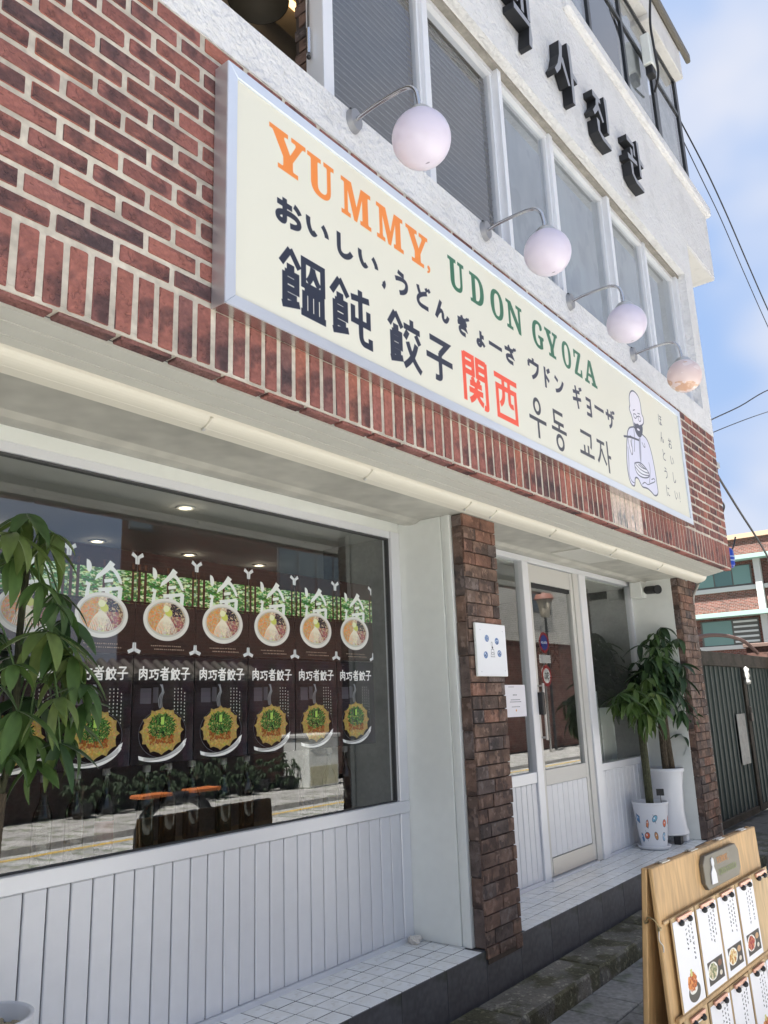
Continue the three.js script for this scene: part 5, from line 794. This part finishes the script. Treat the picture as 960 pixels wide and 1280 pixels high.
// ================================================================ across the street: what the shop glass mirrors
{
  const w = thing('boundary_wall', 'dark brick boundary wall with a tiled coping across the street', 'wall', [0, 0, 10.4]);
  const wb = std(S(0.15, 0.15, 0.16), 0.95, { map: T.farBrick }); mesh('wall_body', bx(-20, 12.6, -0.1, 2.35, 0, 0.25), wb, w);
  const tileM = std(S(0.10, 0.085, 0.07), 0.8); mesh('coping', sideProfile([[-0.35, 2.35], [-0.35, 2.40], [0.12, 2.70], [0.6, 2.40], [0.6, 2.35]], -20, 12.6), tileM, w);
  for (let k = 0; k < 90; k++) mesh('coping_tile', rod([-10 + k * 0.25, 2.42, -0.36], [-10 + k * 0.25, 2.72, 0.10], 0.07, 8), tileM, w);
  const a = thing('brick_apartment', 'red brown brick apartment block across the street', 'building', [9.7, 0, 11.4]);
  const ab = std(S(0.27, 0.255, 0.25), 0.95, { map: T.farBrick }); mesh('wall', [prism([[0, 0], [9.5, 0], [9.5, 9], [6.6, 9]], 0, 13)], ab, a); mesh('roof_edge', prism([[-0.1, -0.15], [9.65, -0.15], [9.65, 9], [6.5, 9]], 13.001, 13.3), std(S(0.5, 0.48, 0.45), 0.9), a);
  const win = (x0, x1, y0, y1, n) => { const f = mesh('window', bx(x0, x1, y0, y1, -0.06, -0.001), std(S(0.10, 0.10, 0.11), 0.6), a); for (let q = 0; q < n; q++) mesh('pane', bx(lerp(x0, x1, q / n) + 0.05, lerp(x0, x1, (q + 1) / n) - 0.05, y0 + 0.06, y1 - 0.06, -0.075, -0.061), std(S(0.12, 0.16, 0.19), 0.1), f); };
  win(0.15, 0.75, 5.6, 7.4, 1); for (const y of [4.4, 7.4, 10.3]) win(4.6, 7.4, y, y + 1.5, 4);
  const c = thing('white_tile_building', 'white tiled building with a brick ground floor across the street', 'building', [24.0, 0, 10.8]);
  mesh('wall', bx(0, 8, 3.8, 10, 0, 8), std(S(0.82, 0.81, 0.78), 0.7, { map: T.farTile }), c); mesh('ground_floor', bx(0.01, 7.99, 0, 3.799, 0.02, 8), std(S(0.36, 0.33, 0.33), 0.95, { map: T.farBrick }), c);
  for (const y of [4.9, 7.5]) { const f = mesh('window', bx(2.6, 4.4, y, y + 1.4, -0.06, -0.001), std(S(0.15, 0.15, 0.16), 0.6), c); mesh('pane', bx(2.7, 4.3, y + 0.08, y + 1.32, -0.075, -0.061), std(S(0.12, 0.16, 0.19), 0.1), f); }
  const d = thing('grey_house', 'low grey house with a pitched roof across the street', 'building', [-9.5, 0, 12.5]); mesh('wall', bx(-8, 11.5, 0, 3.4, 0, 7), std(S(0.55, 0.54, 0.52), 0.9, { map: T.concrete }), d); mesh('roof', sideProfile([[-0.5, 3.4], [3.5, 4.7], [7.5, 3.4]], -8.4, 11.9), std(S(0.10, 0.10, 0.11), 0.8), d);
  const e = thing('white_villa', 'small white house with a dark roof behind the boundary wall', 'building', [8.9, 0, 21]); mesh('wall', bx(-2.2, -0.2, 0, 7.0, 0, 3), M.stuccoPlain, e); mesh('roof', cb(-2.5, 0.1, 7.001, 7.2, -0.3, 3.2, 0.02), tileM, e); mesh('window', bx(-1.5, -0.9, 5.6, 6.4, -0.05, -0.001), std(S(0.08, 0.08, 0.09), 0.3), e);
  const pole = thing('sign_pole', 'steel pole with a round no parking sign above a speed limit sign', 'road sign', [25.2, 0, 9.6]);
  mesh('pole', rod([0, -0.05, 0], [0, 4.2, 0], 0.04, 10), M.brushed, pole);
  const disc = (y, draw) => { const m = mesh('sign_disc', new THREE.CylinderGeometry(0.36, 0.36, 0.02, 36).rotateX(Math.PI / 2).translate(0, y, -0.06), M.brushed, pole); const q = new THREE.CircleGeometry(0.355, 36).rotateY(Math.PI).translate(0, y, -0.0715); mesh('sign_print', q, new THREE.MeshStandardMaterial({ roughness: 0.4, map: canvas(128, 128, draw) }), m); };
  disc(3.62, (g) => { g.fillStyle = '#b3242c'; g.fillRect(0, 0, 128, 128); g.fillStyle = '#1f3f9a'; g.beginPath(); g.arc(64, 64, 48, 0, 7); g.fill(); g.fillStyle = '#dfe5f5'; g.font = 'bold 20px sans-serif'; for (let i = 0; i < 4; i++) g.fillRect(28 + i * 19, 56, 14, 16); });
  disc(2.50, (g) => { g.fillStyle = '#b3242c'; g.fillRect(0, 0, 128, 128); g.fillStyle = '#f3f3ee'; g.beginPath(); g.arc(64, 64, 46, 0, 7); g.fill(); g.fillStyle = '#15171c'; g.font = 'bold 56px sans-serif'; g.fillText('30', 32, 84); });
  mesh('info_plate', bx(-0.4, 0.4, 2.92, 3.2, -0.07, -0.05), std(S(0.75, 0.75, 0.72), 0.5), pole);
  const lamp = thing('street_lamp', 'lantern street lamp with a red brown hood across the street', 'street lamp', [26.4, 0, 10.0]); mesh('post', rod([0, -0.05, 0], [0, 4.6, 0], 0.05, 10), M.darkFrame, lamp); mesh('lantern', lathe([[0.001, 4.6], [0.16, 4.62], [0.30, 5.25], [0.001, 5.25]], 8), std(S(0.5, 0.45, 0.36), 0.4), lamp); mesh('hood', lathe([[0.36, 5.25], [0.30, 5.42], [0.10, 5.6], [0.05, 5.8], [0.001, 5.85]], 12), std(S(0.25, 0.10, 0.07), 0.6), lamp);
  const box = thing('storage_cabinet', 'white storage cabinet on the far pavement against the wall', 'cabinet', [13.9, 0, 9.9]); mesh('cabinet_body', cb(-0.5, 0.5, 0, 1.05, -0.4, 0.4, 0.02), M.whitePaint, box); mesh('lid', cb(-0.54, 0.54, 1.051, 1.14, -0.44, 0.44, 0.02), std(S(0.6, 0.6, 0.58), 0.5), box); mesh('lower_panel', bx(-0.45, 0.45, 0.05, 0.45, -0.412, -0.401), std(S(0.55, 0.52, 0.36), 0.6), box);
  // an arched stand at the near kerb, seen in the window
  const st = thing('arched_stand', 'black arched tube stand with two orange flat tops at the kerb before the shop window', 'stand', [6.45, -0.09, 5.2]); mesh('arch', tube([[-0.45, 0, 0], [-0.42, 0.55, 0], [-0.2, 0.76, 0], [0.35, 0.76, 0], [0.57, 0.55, 0], [0.6, 0, 0]], 0.07, 40, 10), M.black, st); for (const x of [-0.3, 0.45]) mesh('orange_top', cb(x - 0.22, x + 0.22, 0.835, 0.875, -0.12, 0.12, 0.006), std(S(0.55, 0.16, 0.04), 0.6), st);
  const shrubMat = std(S(0.022, 0.045, 0.014), 0.7); const r = rng(88); for (let k = 0; k < 9; k++) { const x = 8.2 + k * 0.62, o = thing('roadside_shrub', 'low dark green shrub in a black pot at the foot of the far boundary wall', 'shrub', [x, 0, 9.95 + (k & 1) * 0.12], k, 'potted shrubs along the far wall'); mesh('pot', lathe([[0.001, 0], [0.14, 0], [0.19, 0.26], [0.18, 0.27], [0.17, 0.24], [0.001, 0.23]], 16), M.black, o); const L = []; for (const [a2, b2, c2] of ballSpots(40, 900 + k, [0, 0.42, 0], [0.38, 0.40, 0.26], 0.1)) { const g = leafSmall[Math.floor(r() * 7)].clone(); g.scale(0.7, 0.7, 0.7); g.rotateY(r() * 6); g.translate(a2, b2, c2); L.push(g); } mesh('foliage', mergeGeometries(L), shrubMat, o); mesh('stem', rod([0, 0.2, 0], [0, 0.55, 0], 0.02, 6), barkMat, o); }
}

renderer.render(scene, camera);
